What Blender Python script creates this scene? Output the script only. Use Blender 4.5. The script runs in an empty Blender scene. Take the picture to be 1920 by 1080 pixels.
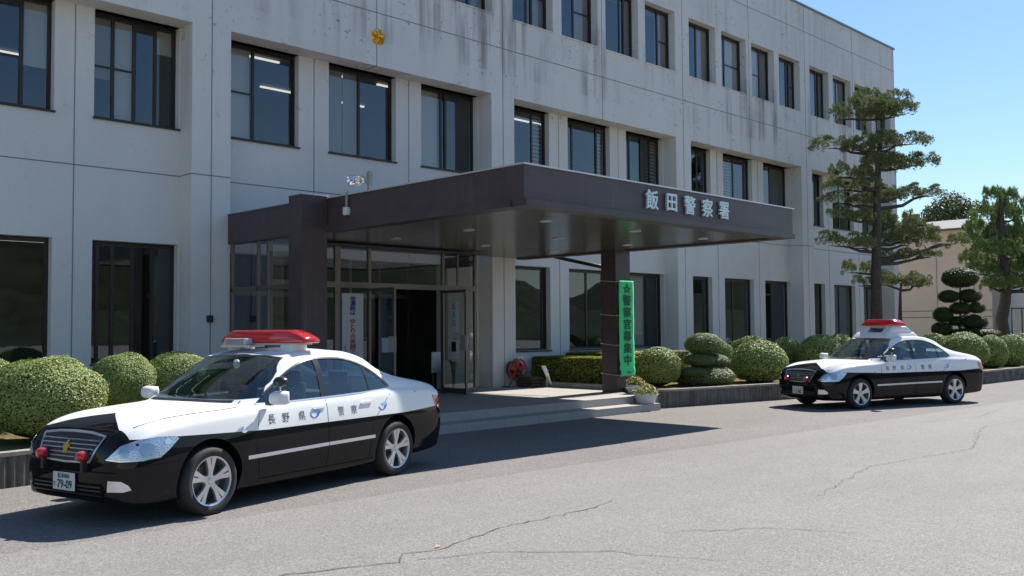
import bpy, bmesh, math, random
from mathutils import Vector, Matrix
from mathutils.bvhtree import BVHTree
random.seed(7)
scene = bpy.context.scene
COL = scene.collection
# ---------------------------------------------------------------- camera
cam_d = bpy.data.cameras.new("camera"); cam = bpy.data.objects.new("camera", cam_d); COL.objects.link(cam)
CAM = Vector((-12.653, -16.811, 1.737))
def cam_axes(yaw, p, r):
    F = Vector((math.sin(yaw)*math.cos(p), math.cos(yaw)*math.cos(p), math.sin(p)))
    R = Vector((math.cos(yaw), -math.sin(yaw), 0)); U = R.cross(F)
    return R*math.cos(r)+U*math.sin(r), U*math.cos(r)-R*math.sin(r), F
cR, cU, cF = cam_axes(0.787, 0.043, -0.007)
M = Matrix((( cR.x, cU.x, -cF.x, CAM.x), (cR.y, cU.y, -cF.y, CAM.y), (cR.z, cU.z, -cF.z, CAM.z), (0, 0, 0, 1)))
cam.matrix_world = M
cam_d.sensor_width = 36; cam_d.lens = 1775.87/1920*36; cam_d.clip_start = 0.1; cam_d.clip_end = 3000
scene.camera = cam
scene.render.resolution_x = 1024; scene.render.resolution_y = 576
# ---------------------------------------------------------------- world and sun
SUN = Vector((0.90, 0.075, 1.0)).normalized()          # direction towards the sun
el = math.asin(SUN.z); az = math.atan2(SUN.x, SUN.y)
world = bpy.data.worlds.new("World"); scene.world = world; world.use_nodes = True
wn = world.node_tree.nodes; wl = world.node_tree.links
sky = wn.new('ShaderNodeTexSky'); sky.sky_type = 'NISHITA'; sky.sun_disc = False
sky.sun_elevation = el; sky.sun_rotation = az; sky.altitude = 400; sky.air_density = 1.4; sky.dust_density = 0.2; sky.ozone_density = 7.0
wl.new(sky.outputs[0], wn['Background'].inputs[0]); wn['Background'].inputs[1].default_value = 0.077
sun_d = bpy.data.lights.new("sun", 'SUN'); sun_d.energy = 4.6; sun_d.angle = math.radians(0.53); sun_d.color = (1.0, 0.955, 0.89)
sun = bpy.data.objects.new("sun", sun_d); COL.objects.link(sun)
sun.rotation_euler = SUN.to_track_quat('Z', 'Y').to_euler()
scene.view_settings.view_transform = 'Standard'; scene.view_settings.look = 'None'
scene.view_settings.exposure = 0.80; scene.view_settings.gamma = 1.0; scene.view_settings.use_curve_mapping = False
scene.cycles.max_bounces = 8; scene.cycles.transparent_max_bounces = 12
# ---------------------------------------------------------------- node helpers
class NT:
    def __init__(s, name):
        s.m = bpy.data.materials.new(name); s.m.use_nodes = True; s.t = s.m.node_tree; s.n = s.t.nodes; s.l = s.t.links
        s.b = s.n['Principled BSDF']; s.out = s.n['Material Output']; s._tc = None
    def tc(s, k='Object'):
        if not s._tc: s._tc = s.n.new('ShaderNodeTexCoord')
        return s._tc.outputs[k]
    def put(s, sock, v):
        if hasattr(v, 'is_output') or isinstance(v, bpy.types.NodeSocket): s.l.new(v, sock)
        elif v is not None: sock.default_value = v
    def noise(s, scale, detail=4, rough=.55, vec=None, out=0, dist=0):
        n = s.n.new('ShaderNodeTexNoise'); n.inputs['Scale'].default_value = scale; n.inputs['Detail'].default_value = detail
        n.inputs['Roughness'].default_value = rough; n.inputs['Distortion'].default_value = dist
        s.l.new(vec or s.tc(), n.inputs['Vector']); return n.outputs[out]
    def voro(s, scale, vec=None, feat='F1', out='Distance'):
        n = s.n.new('ShaderNodeTexVoronoi'); n.feature = feat; n.inputs['Scale'].default_value = scale
        s.l.new(vec or s.tc(), n.inputs['Vector']); return n.outputs[out]
    def map(s, sc=(1,1,1), loc=(0,0,0), vec=None):
        n = s.n.new('ShaderNodeMapping'); n.inputs['Scale'].default_value = sc; n.inputs['Location'].default_value = loc
        s.l.new(vec or s.tc(), n.inputs['Vector']); return n.outputs[0]
    def ramp(s, fac, stops, interp='LINEAR'):
        n = s.n.new('ShaderNodeValToRGB'); n.color_ramp.interpolation = interp
        e = n.color_ramp.elements
        while len(e) < len(stops): e.new(0.5)
        for i, (p, c) in enumerate(stops):
            e[i].position = p; e[i].color = (c, c, c, 1) if isinstance(c, (int, float)) else tuple(c)+(1,)
        s.l.new(fac, n.inputs[0]); return n.outputs[0]
    def mix(s, fac, a, b, mode='MIX'):
        n = s.n.new('ShaderNodeMix'); n.data_type = 'RGBA'; n.blend_type = mode
        s.put(n.inputs[0], fac)
        for i, v in ((6, a), (7, b)): s.put(n.inputs[i], (tuple(v)+(1,)) if isinstance(v, tuple) and len(v) == 3 else v)
        return n.outputs[2]
    def math(s, op, a, b=0.0, c=None):
        n = s.n.new('ShaderNodeMath'); n.operation = op; s.put(n.inputs[0], a); s.put(n.inputs[1], b)
        if c is not None: s.put(n.inputs[2], c)
        return n.outputs[0]
    def sep(s, vec=None):
        n = s.n.new('ShaderNodeSeparateXYZ'); s.l.new(vec or s.tc(), n.inputs[0]); return n.outputs
    def bump(s, h, strength=.3, dist=.01, normal=None):
        n = s.n.new('ShaderNodeBump'); n.inputs['Strength'].default_value = strength; n.inputs['Distance'].default_value = dist
        s.l.new(h, n.inputs['Height'])
        if normal: s.l.new(normal, n.inputs['Normal'])
        s.l.new(n.outputs[0], s.b.inputs['Normal']); return n.outputs[0]
    def base(s, v): s.put(s.b.inputs['Base Color'], (tuple(v)+(1,)) if isinstance(v, tuple) else v)
    def set(s, rough=.5, metal=0, spec=.5, coat=0, coat_r=.03):
        s.put(s.b.inputs['Roughness'], rough); s.put(s.b.inputs['Metallic'], metal); s.put(s.b.inputs['Specular IOR Level'], spec)
        s.b.inputs['Coat Weight'].default_value = coat; s.b.inputs['Coat Roughness'].default_value = coat_r
        return s
MAT = {}
def simple(name, col, rough=.5, metal=0, spec=.5, coat=0, var=.0, vscale=6, bump=0, bscale=60):
    t = NT(name)
    if var:
        f = t.noise(vscale, 5); t.base(t.mix(t.ramp(f, [(.3, 0), (.7, 1)]), tuple(c*(1-var) for c in col), tuple(min(1, c*(1+var)) for c in col)))
    else: t.base(tuple(col))
    t.set(rough, metal, spec, coat)
    if bump: t.bump(t.noise(bscale, 3), bump, .005)
    MAT[name] = t.m; return t.m
def emit(name, col, st):
    t = NT(name); t.base((0, 0, 0)); t.b.inputs['Emission Color'].default_value = tuple(col)+(1,); t.b.inputs['Emission Strength'].default_value = st
    MAT[name] = t.m; return t.m
# ---------------------------------------------------------------- mesh helpers
class MB:
    def __init__(s): s.v = []; s.f = []; s.mi = []; s.cur = 0; s.sm = []; s.smooth = False
    def add(s, vs, fs):
        o = len(s.v); s.v += [tuple(p) for p in vs]
        for f in fs: s.f.append(tuple(i+o for i in f)); s.mi.append(s.cur); s.sm.append(s.smooth)
        return s
    def box(s, x0, x1, y0, y1, z0, z1, skip=''):
        x0, x1 = min(x0, x1), max(x0, x1); y0, y1 = min(y0, y1), max(y0, y1); z0, z1 = min(z0, z1), max(z0, z1)
        v = [(x0,y0,z0),(x1,y0,z0),(x1,y1,z0),(x0,y1,z0),(x0,y0,z1),(x1,y0,z1),(x1,y1,z1),(x0,y1,z1)]
        F = {'b':(0,3,2,1),'t':(4,5,6,7),'f':(0,1,5,4),'k':(2,3,7,6),'l':(3,0,4,7),'r':(1,2,6,5)}
        return s.add(v, [f for k, f in F.items() if k not in skip])
    def cbox(s, c, d, rot=None):
        """box centred at c with full sizes d, optionally rotated by matrix rot"""
        v = []
        for z in (-.5, .5):
            for x, y in ((-.5,-.5),(.5,-.5),(.5,.5),(-.5,.5)):
                p = Vector((x*d[0], y*d[1], z*d[2])); p = rot @ p if rot else p
                v.append(p+Vector(c))
        return s.add(v, [(0,3,2,1),(4,5,6,7),(0,1,5,4),(2,3,7,6),(3,0,4,7),(1,2,6,5)])
    def tube(s, pts, rad, n=10, caps=True):
        pts = [Vector(p) for p in pts]; rs = rad if isinstance(rad, (list, tuple)) else [rad]*len(pts)
        vs = []; up = Vector((0, 0, 1)); prev = None
        for i, p in enumerate(pts):
            d = (pts[min(i+1, len(pts)-1)]-pts[max(i-1, 0)]).normalized()
            a = prev if prev is not None else (up.cross(d) if abs(d.z) < .95 else Vector((1, 0, 0)))
            a = (a-d*a.dot(d)); a = a.normalized() if a.length > 1e-5 else Vector((1, 0, 0)); prev = a
            b = d.cross(a)
            for k in range(n):
                t = 2*math.pi*k/n; vs.append(p+a*(math.cos(t)*rs[i])+b*(math.sin(t)*rs[i]))
        fs = []
        for i in range(len(pts)-1):
            for k in range(n):
                fs.append((i*n+k, i*n+(k+1) % n, (i+1)*n+(k+1) % n, (i+1)*n+k))
        if caps: fs += [tuple(range(n))[::-1], tuple((len(pts)-1)*n+k for k in range(n))]
        return s.add(vs, fs)
    def lathe(s, prof, n=32, axis='z', c=(0, 0, 0), closed=False):
        vs = []; fs = []; c = Vector(c)
        for r, h in prof:
            for k in range(n):
                t = 2*math.pi*k/n; x, y = r*math.cos(t), r*math.sin(t)
                vs.append(c+Vector({'z': (x, y, h), 'y': (x, h, y), 'x': (h, x, y)}[axis]))
        m = len(prof)
        for i in range(m if closed else m-1):
            j = (i+1) % m
            for k in range(n):
                fs.append((i*n+k, i*n+(k+1) % n, j*n+(k+1) % n, j*n+k))
        return s.add(vs, fs)
    def prism(s, poly, z0, z1):
        n = len(poly); v = [(x, y, z0) for x, y in poly]+[(x, y, z1) for x, y in poly]
        return s.add(v, [tuple(range(n))[::-1], tuple(range(n, 2*n))]+[(i, (i+1) % n, n+(i+1) % n, n+i) for i in range(n)])
    def wall(s, Y, th, x0, x1, z0, z1, holes, back=True, face=True):
        """front face in plane y=Y with rectangular holes; thickness th towards +y"""
        xs = sorted({x0, x1, *[h[0] for h in holes], *[h[1] for h in holes]}); zs = sorted({z0, z1, *[h[2] for h in holes], *[h[3] for h in holes]})
        xs = [x for x in xs if x0 <= x <= x1]; zs = [z for z in zs if z0 <= z <= z1]
        hole = lambda cx, cz: any(h[0] < cx < h[1] and h[2] < cz < h[3] for h in holes)
        for i in range(len(xs)-1):
            for j in range(len(zs)-1):
                a, b, c, d = xs[i], xs[i+1], zs[j], zs[j+1]
                if not hole((a+b)/2, (c+d)/2):
                    s.add([(a,Y,c),(b,Y,c),(b,Y,d),(a,Y,d)], [(0,1,2,3)])
                    if back: s.add([(a,Y+th,c),(b,Y+th,c),(b,Y+th,d),(a,Y+th,d)], [(3,2,1,0)])
        for (a, b, c, d) in holes:
            y1 = Y+th
            s.add([(a,Y,c),(a,y1,c),(a,y1,d),(a,Y,d)], [(0,1,2,3)]); s.add([(b,Y,c),(b,y1,c),(b,y1,d),(b,Y,d)], [(3,2,1,0)])
            if c > z0+1e-4: s.add([(a,Y,c),(b,Y,c),(b,y1,c),(a,y1,c)], [(0,1,2,3)])
            if d < z1-1e-4: s.add([(a,Y,d),(b,Y,d),(b,y1,d),(a,y1,d)], [(3,2,1,0)])
        s.add([(x0,Y,z0),(x1,Y,z0),(x1,Y+th,z0),(x0,Y+th,z0)], [(3,2,1,0)]); s.add([(x0,Y,z1),(x1,Y,z1),(x1,Y+th,z1),(x0,Y+th,z1)], [(0,1,2,3)])
        return s
    def xform(s, mat, start=0):
        for i in range(start, len(s.v)): s.v[i] = tuple(mat @ Vector(s.v[i]))
        return s
    def build(s, name, mats, parent=None, smooth=None, loc=None, normals=False):
        me = bpy.data.meshes.new(name); me.from_pydata(s.v, [], s.f)
        for m in (mats if isinstance(mats, (list, tuple)) else [mats]): me.materials.append(MAT[m] if isinstance(m, str) else m)
        me.polygons.foreach_set('material_index', s.mi)
        me.polygons.foreach_set('use_smooth', [True]*len(s.f) if smooth else s.sm)
        if normals:
            bm = bmesh.new(); bm.from_mesh(me); bmesh.ops.recalc_face_normals(bm, faces=bm.faces); bm.to_mesh(me); bm.free()
        me.update()
        if isinstance(smooth, float): me.set_sharp_from_angle(angle=smooth)
        o = bpy.data.objects.new(name, me); COL.objects.link(o)
        if parent is not None: o.parent = parent
        if loc is not None: o.location = loc
        return o
def mesh_obj(name, me, parent=None):
    o = bpy.data.objects.new(name, me); COL.objects.link(o)
    if parent is not None: o.parent = parent
    return o
def tag(o, label=None, cat=None, group=None, kind=None):
    if label: o['label'] = label
    if cat: o['category'] = cat
    if group: o['group'] = group
    if kind: o['kind'] = kind
    return o
def thing(name, label, cat, loc=(0,0,0), rz=0, group=None):
    o = bpy.data.objects.new(name, None); COL.objects.link(o); o.location = loc; o.rotation_euler = (0, 0, rz)
    return tag(o, label, cat, group)
def copy_tree(o, parent=None):
    c = o.copy(); COL.objects.link(c); c.parent = parent
    for ch in list(o.children): copy_tree(ch, c)
    return c
def bevel(o, w=.01, seg=2, ang=math.radians(35)):
    bm = bmesh.new(); bm.from_mesh(o.data)
    es = [e for e in bm.edges if len(e.link_faces) == 2 and e.calc_face_angle(0) > ang]
    bmesh.ops.bevel(bm, geom=es, offset=w, segments=seg, affect='EDGES', profile=.5, clamp_overlap=True)
    bm.to_mesh(o.data); bm.free()
    for p in o.data.polygons: p.use_smooth = True
    o.data.set_sharp_from_angle(angle=math.radians(40))
    return o
def text_mesh(s, size, ext=.003, bold=0, align='CENTER'):
    """mesh of a text in the xy plane, centred"""
    c = bpy.data.curves.new('text', 'FONT'); c.body = s; c.size = size; c.extrude = ext; c.align_x = align; c.align_y = 'CENTER'; c.resolution_u = 3
    o = bpy.data.objects.new('text', c); COL.objects.link(o); bpy.context.view_layer.update()
    me = bpy.data.meshes.new_from_object(o.evaluated_get(bpy.context.evaluated_depsgraph_get()))
    bpy.data.objects.remove(o); bpy.data.curves.remove(c)
    xs = [v.co.x for v in me.vertices]; ys = [v.co.y for v in me.vertices]
    cx, cy = (min(xs)+max(xs))/2, (min(ys)+max(ys))/2
    for v in me.vertices: v.co.x -= cx; v.co.y -= cy
    me.materials.clear()
    if bold:                                               # heavier strokes: shifted copies, each a hair behind the last
        bm = bmesh.new()
        for i, (dx, dy) in enumerate(((0, 0), (bold, 0), (-bold, 0), (0, bold), (0, -bold))):
            m2 = me.copy(); m2.transform(Matrix.Translation((dx, dy, -.00025*i))); bm.from_mesh(m2); bpy.data.meshes.remove(m2)
        bm.to_mesh(me); bm.free()
    return me
def text_obj(name, s, size, mat, origin, right, up, parent=None, ext=.003, bold=0, vertical=False, pitch=None, sx=1.0):
    """writes s with its middle at origin, in the plane of right and up (as one mesh); vertical: one character under another"""
    R_, U_ = Vector(right).normalized(), Vector(up).normalized(); N = R_.cross(U_)
    MM = Matrix(((R_.x, U_.x, N.x, origin[0]), (R_.y, U_.y, N.y, origin[1]), (R_.z, U_.z, N.z, origin[2]), (0,0,0,1)))
    bm = bmesh.new()
    if vertical:
        pitch = pitch or size*1.1
        for i, ch in enumerate(s):
            if ch == ' ': continue
            me = text_mesh(ch, size, ext, bold); me.transform(Matrix.Translation((0, ((len(s)-1)/2-i)*pitch, 0)) @ Matrix.Diagonal((sx, 1, 1, 1))); bm.from_mesh(me); bpy.data.meshes.remove(me)
    else:
        me = text_mesh(s, size, ext, bold); me.transform(Matrix.Diagonal((sx, 1, 1, 1))); bm.from_mesh(me); bpy.data.meshes.remove(me)
    bm.transform(MM); me = bpy.data.meshes.new(name); bm.to_mesh(me); bm.free(); me.materials.append(MAT[mat] if isinstance(mat, str) else mat)
    return mesh_obj(name, me, parent)
# ---------------------------------------------------------------- materials
def two_sided(t, fr, ior):
    g = t.n.new('ShaderNodeNewGeometry'); m = t.n.new('ShaderNodeMix'); m.data_type = 'FLOAT'
    t.l.new(g.outputs['Backfacing'], m.inputs[0]); m.inputs[2].default_value = ior; m.inputs[3].default_value = 1/ior; t.l.new(m.outputs[0], fr.inputs['IOR'])
def mk_materials():
    # off-white sprayed concrete of the facade, with run-off stains and specks
    t = NT('facade'); big = t.noise(.35, 4); fine = t.noise(45, 4, .65)
    st = t.noise(1.0, 5, .6, vec=t.map((2.6, 2.6, .16))); mask = t.noise(.55, 3, .5, vec=t.map((1, 1, .8), (3, 1, 2)))
    z = t.sep()[2]
    up = t.ramp(t.math('DIVIDE', z, 14.0), [(.38, 0.12), (.6, 1)])
    band = t.ramp(t.math('ABSOLUTE', t.math('SUBTRACT', z, 9.15)), [(.0, 1), (1.2, .75), (3.0, .35)])
    s1 = t.math('MULTIPLY', t.ramp(st, [(.47, 0), (.64, 1)]), t.ramp(mask, [(.34, 0), (.58, 1)]))
    s1 = t.math('MULTIPLY', t.math('MULTIPLY', s1, up), band)
    speck = t.math('MULTIPLY', t.ramp(t.noise(7, 6, .75), [(.57, 0), (.63, 1)]), t.ramp(t.noise(.9, 2), [(.48, 0), (.58, 1)]))
    speck = t.math('MULTIPLY', speck, up)
    c = t.mix(t.ramp(big, [(.3, 0), (.7, 1)]), (.665, .655, .625), (.745, .735, .70))
    c = t.mix(t.ramp(fine, [(.35, .28), (.65, 0)]), c, (.54, .53, .52))
    c = t.mix(t.math('MULTIPLY', s1, .8), c, (.15, .145, .14)); c = t.mix(t.math('MULTIPLY', speck, .7), c, (.12, .12, .125))
    t.base(c); t.set(.85, 0, .25); t.bump(fine, .25, .012); MAT['facade'] = t.m
    simple('joint', (.22, .215, .21), .8)
    # drip stains under the sills
    # dark brown tile of canopy and porch pillars
    t = NT('brown_tile'); x, y, z = t.sep()
    u = t.math('ADD', x, y)
    gx = t.math('FRACT', t.math('MULTIPLY', u, 1/.12)); gz = t.math('FRACT', t.math('MULTIPLY', z, 1/.245))
    line = t.math('MAXIMUM', t.math('LESS_THAN', gx, .06), t.math('LESS_THAN', gz, .03))
    v = t.noise(.9, 4); run = t.noise(1, 4, .6, vec=t.map((5, 5, .25)))
    wn_ = t.n.new('ShaderNodeTexWhiteNoise'); cmb = t.n.new('ShaderNodeCombineXYZ'); t.l.new(t.math('FLOOR', t.math('MULTIPLY', u, 1/.12)), cmb.inputs[0]); t.l.new(t.math('FLOOR', t.math('MULTIPLY', z, 1/.245)), cmb.inputs[1]); t.l.new(cmb.outputs[0], wn_.inputs['Vector'])
    c = t.mix(t.ramp(v, [(.3, 0), (.7, 1)]), (.060, .042, .044), (.085, .060, .062))
    c = t.mix(t.math('MULTIPLY', wn_.outputs[0], .3), c, (.10, .078, .08))
    c = t.mix(t.math('MULTIPLY', line, .5), c, (.035, .028, .03)); c = t.mix(t.ramp(run, [(.62, 0), (.8, .35)]), c, (.22, .2, .2))
    t.base(c); t.set(.38, 0, .4); t.bump(t.math('SUBTRACT', 1.0, line), .3, .004); MAT['brown_tile'] = t.m
    # dark glossy soffit panels
    t = NT('soffit'); x, y, z = t.sep()
    gl = t.math('LESS_THAN', t.math('FRACT', t.math('MULTIPLY', x, 1/.18)), .06)
    c = t.mix(t.math('MULTIPLY', gl, .6), t.mix(t.ramp(t.noise(.8, 3), [(.3, 0), (.7, 1)]), (.13, .118, .092), (.17, .152, .118)), (.05, .05, .045)); t.base(c)
    t.set(.22, .55, .5); MAT['soffit'] = t.m
    simple('frame_dark', (.045, .038, .035), .35, .5); simple('frame_steel', (.20, .185, .165), .38, .8); simple('frame_alu', (.5, .5, .5), .35, .8)
    # window glass: clear reflecting pane
    t = NT('glass'); t.n.remove(t.b)
    g = t.n.new('ShaderNodeBsdfGlossy'); g.inputs['Roughness'].default_value = 0.0; g.inputs['Color'].default_value = (.86, .92, 1, 1)
    tr = t.n.new('ShaderNodeBsdfTransparent'); tr.inputs['Color'].default_value = (.80, .82, .80, 1)
    fr = t.n.new('ShaderNodeFresnel'); two_sided(t, fr, 2.0); mx = t.n.new('ShaderNodeMixShader')
    t.l.new(fr.outputs[0], mx.inputs[0]); t.l.new(tr.outputs[0], mx.inputs[1]); t.l.new(g.outputs[0], mx.inputs[2]); t.l.new(mx.outputs[0], t.out.inputs[0]); MAT['glass'] = t.m
    t = NT('car_glass'); t.n.remove(t.b)
    g = t.n.new('ShaderNodeBsdfGlossy'); g.inputs['Roughness'].default_value = 0.01; g.inputs['Color'].default_value = (.9, .95, 1, 1)
    tr = t.n.new('ShaderNodeBsdfTransparent'); tr.inputs['Color'].default_value = (.55, .66, .66, 1)
    fr = t.n.new('ShaderNodeFresnel'); two_sided(t, fr, 1.9); mx = t.n.new('ShaderNodeMixShader')
    t.l.new(fr.outputs[0], mx.inputs[0]); t.l.new(tr.outputs[0], mx.inputs[1]); t.l.new(g.outputs[0], mx.inputs[2]); t.l.new(mx.outputs[0], t.out.inputs[0]); MAT['car_glass'] = t.m
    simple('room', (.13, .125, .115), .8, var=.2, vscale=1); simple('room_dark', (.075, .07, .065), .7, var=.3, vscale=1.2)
    simple('blind', (.46, .44, .38), .75); simple('blind_dark', (.26, .24, .21), .8)
    emit('tube_light', (1.0, .98, .92), .55)
    # asphalt: old light grey wearing course with stones showing
    def asphalt(name, a, b, dark):
        t = NT(name); stone = t.voro(95, out='Color'); sd = t.voro(95)
        f2 = t.noise(160, 3, .6); big = t.noise(.25, 5, .6); mid = t.noise(2.2, 5, .65)
        c = t.mix(t.ramp(big, [(.32, 0), (.68, 1)]), a, b)
        c = t.mix(t.ramp(mid, [(.35, .35), (.7, 0)]), c, dark)
        sr = t.n.new('ShaderNodeSeparateColor'); t.l.new(stone, sr.inputs[0])
        c = t.mix(t.ramp(sr.outputs[0], [(.72, 0), (.92, .6)]), c, (.40, .375, .355))
        c = t.mix(t.ramp(sr.outputs[1], [(.62, 0), (.95, .6)]), c, tuple(q*.42 for q in dark))
        oil = t.math('MULTIPLY', t.ramp(t.noise(1.1, 5, .7, vec=t.map((1, 1, 1), (7, 2, 0))), [(.60, 0), (.72, 1)]), t.ramp(t.noise(.22, 2, vec=t.map((1, 1, 1), (1, 9, 0))), [(.5, 0), (.62, 1)]))
        c = t.mix(t.math('MULTIPLY', oil, .35), c, tuple(q*.55 for q in dark))
        wear = t.ramp(t.noise(1, 4, .6, vec=t.map((.16, 1.3, 1), (3, 1, 0))), [(.45, 0), (.7, .28)]); c = t.mix(wear, c, tuple(q*.78 for q in a))
        t.base(c); t.set(.88, 0, .3); t.bump(t.mix(.5, sd, f2), .4, .005); MAT[name] = t.m
    asphalt('asphalt', (.226, .209, .197), (.262, .243, .229), (.184, .172, .164))
    asphalt('asphalt_forecourt', (.188, .172, .160), (.224, .205, .190), (.142, .131, .123))
    simple('crack', (.105, .097, .092), .9)
    # pale granite-like paving of the porch
    t = NT('paving'); x, y, z = t.sep(); b = t.noise(90, 3, .7); l2 = t.noise(1.2, 4)
    gx = t.math('LESS_THAN', t.math('FRACT', t.math('MULTIPLY', x, 1/.9)), .012)
    gy = t.math('LESS_THAN', t.math('FRACT', t.math('MULTIPLY', y, 1/.45)), .02)
    c = t.mix(t.ramp(b, [(.35, 0), (.65, 1)]), (.34, .32, .30), (.46, .43, .40)); c = t.mix(t.ramp(l2, [(.4, .25), (.7, 0)]), c, (.27, .25, .23))
    c = t.mix(t.math('MULTIPLY', t.math('MAXIMUM', gx, gy), .5), c, (.14, .13, .12)); t.base(c); t.set(.7, 0, .4); MAT['paving'] = t.m
    # ribbed concrete of the planters
    t = NT('planter'); x, y, z = t.sep(); v = t.noise(3, 5, .65); st = t.noise(1, 4, .6, vec=t.map((7, 7, 1.2)))
    c = t.mix(t.ramp(v, [(.3, 0), (.7, 1)]), (.11, .10, .095), (.21, .20, .185)); c = t.mix(t.ramp(st, [(.45, 0), (.7, .7)]), c, (.06, .058, .055))
    t.base(c); t.set(.9, 0, .2); t.bump(t.noise(30, 4), .4, .01); MAT['planter'] = t.m
    t = NT('planter_top'); v = t.noise(5, 5, .65); c = t.mix(t.ramp(v, [(.3, 0), (.7, 1)]), (.24, .22, .19), (.40, .37, .33)); t.base(c); t.set(.9, 0, .2); t.bump(t.noise(30, 4), .4, .01); MAT['planter_top'] = t.m
    t = NT('soil'); v = t.noise(9, 6, .7); w = t.noise(1.5, 4)
    c = t.mix(t.ramp(v, [(.35, 0), (.65, 1)]), (.10, .065, .035), (.24, .17, .085)); c = t.mix(t.ramp(w, [(.5, 0), (.6, .8)]), c, (.13, .17, .05)); t.base(c); t.set(.95, 0, .1); t.bump(v, .8, .04); MAT['soil'] = t.m
    # foliage
    def leaf(name, cols, rough=.5, trans=.25):
        t = NT(name); g = t.n.new('ShaderNodeNewGeometry'); r = g.outputs['Random Per Island']
        n = t.noise(1.7, 4); stops = [(i/(len(cols)-1), c) for i, c in enumerate(cols)]
        c = t.ramp(t.math('ADD', t.math('MULTIPLY', r, .65), t.math('MULTIPLY', n, .4)), stops)
        t.base(c); t.set(rough, 0, .35)
        tl = t.n.new('ShaderNodeBsdfTranslucent'); t.l.new(c, tl.inputs[0]); mx = t.n.new('ShaderNodeMixShader'); mx.inputs[0].default_value = trans
        t.l.new(t.b.outputs[0], mx.inputs[1]); t.l.new(tl.outputs[0], mx.inputs[2]); t.l.new(mx.outputs[0], t.out.inputs[0]); MAT[name] = t.m
    leaf('leaf_shrub', [(.075, .105, .03), (.20, .26, .07), (.34, .41, .12), (.54, .55, .22)], trans=.06)
    leaf('leaf_tier', [(.07, .10, .04), (.15, .20, .08), (.24, .30, .12), (.36, .38, .18)], trans=.15)
    leaf('leaf_hedge', [(.09, .10, .02), (.24, .26, .04), (.38, .39, .06), (.50, .46, .10)], trans=.15)
    leaf('needle', [(.055, .08, .035), (.14, .18, .075), (.24, .27, .11), (.42, .40, .20)], .55, .2)
    leaf('needle_light', [(.06, .095, .035), (.14, .22, .07), (.26, .36, .11), (.48, .50, .24)], .55, .2)
    leaf('leaf_dark', [(.018, .030, .012), (.035, .055, .020), (.06, .09, .03), (.10, .13, .05)])
    leaf('leaf_far', [(.035, .055, .022), (.07, .10, .04), (.11, .14, .06), (.16, .18, .08)])
    leaf('flower_leaf', [(.06, .10, .02), (.15, .20, .04), (.27, .28, .07), (.36, .34, .10)])
    simple('core', (.05, .065, .022), .95, spec=.05)
    simple('bark', (.075, .058, .045), .9, var=.4, vscale=14, bump=.8, bscale=25); simple('bark_grey', (.10, .09, .08), .9, var=.3, vscale=14, bump=.8, bscale=25)
    simple('flower_red', (.55, .07, .03), .6); simple('pot_white', (.62, .62, .62), .5)
    simple('gold', (.85, .55, .12), .22, 1.0); simple('letter', (.62, .70, .72), .35, .3)
    simple('chrome', (.75, .75, .76), .12, 1.0); simple('black_plastic', (.02, .02, .02), .45); simple('grey_plastic', (.30, .30, .30), .5); simple('white_paint', (.75, .75, .73), .4)
    simple('poster', (.62, .66, .72), .6); simple('ink_blue', (.03, .06, .26), .6); simple('ink_red', (.42, .04, .03), .6); simple('ink_black', (.02, .02, .022), .6)
    simple('banner_green', (.10, .70, .30), .8, spec=.2); simple('ink_green', (.012, .10, .04), .6); simple('string', (.6, .58, .52), .8)
    simple('metal_cap', (.16, .20, .20), .4, .6); simple('metal_bright', (.62, .60, .62), .35, .4); simple('mirror_metal', (.8, .82, .82), .05, 1.0)
    simple('red_reel', (.40, .045, .02), .5); simple('hose', (.05, .07, .10), .6); simple('white_cloth', (.80, .78, .80), .8); simple('beige_cloth', (.62, .50, .38), .9)
    simple('beige_wall', (.56, .45, .34), .85, var=.06, vscale=.8); simple('cream_wall', (.62, .48, .30), .8); simple('roof_grey', (.15, .145, .15), .7, var=.2); simple('pale_wall', (.50, .51, .52), .8); simple('green_plastic', (.03, .25, .13), .5)
mk_materials()
# ================================================================ ground
g = MB(); g.box(-260, 420, -320, 300, -.5, 0, skip='b'); g = g.build('ground', 'asphalt'); tag(g, kind='structure')
# darker, coarser strip of asphalt beside the building
f = MB(); f.add([(x, y, .004) for x, y in [(-40, -8.30), (-4.4, -8.62), (1.2, -8.92), (9, -9.35), (40, -11), (70, -12.6), (70, 2), (-40, 2)]], [tuple(range(8))]); E_ = [(-40, -8.30), (-4.4, -8.62), (1.2, -8.92), (9, -9.35), (40, -11), (70, -12.6)]; f.add([(x, y, .004) for x, y in E_]+[(x, y-.16, -.001) for x, y in E_], [(i+6, i+7, i+1, i) for i in range(5)]); f = f.build('forecourt', 'asphalt_forecourt'); tag(f, kind='structure')
def crack(pts, w=.012, seed=1):
    rnd = random.Random(seed); P = []
    for i in range(len(pts)-1):
        a, b = Vector(pts[i]), Vector(pts[i+1]); L = (b-a).length; n = max(2, int(L/.10)); nr = Vector((-(b-a).y, (b-a).x)).normalized()
        for k in range(n): P.append(a+(b-a)*k/n+nr*rnd.gauss(0, .022))
    P.append(Vector(pts[-1])); m = MB(); vs = []
    for i, p in enumerate(P):
        d = (P[min(i+1, len(P)-1)]-P[max(i-1, 0)]).normalized(); nr = Vector((-d.y, d.x)); ww = w*rnd.uniform(.35, 1.0)*min(1, (len(P)-i)/6+.2)
        vs += [(p+nr*ww*.5).to_3d()+Vector((0, 0, .006)), (p-nr*ww*.5).to_3d()+Vector((0, 0, .006))]
    m.add(vs, [(2*i, 2*i+1, 2*i+3, 2*i+2) for i in range(len(P)-1)]); return m
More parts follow.
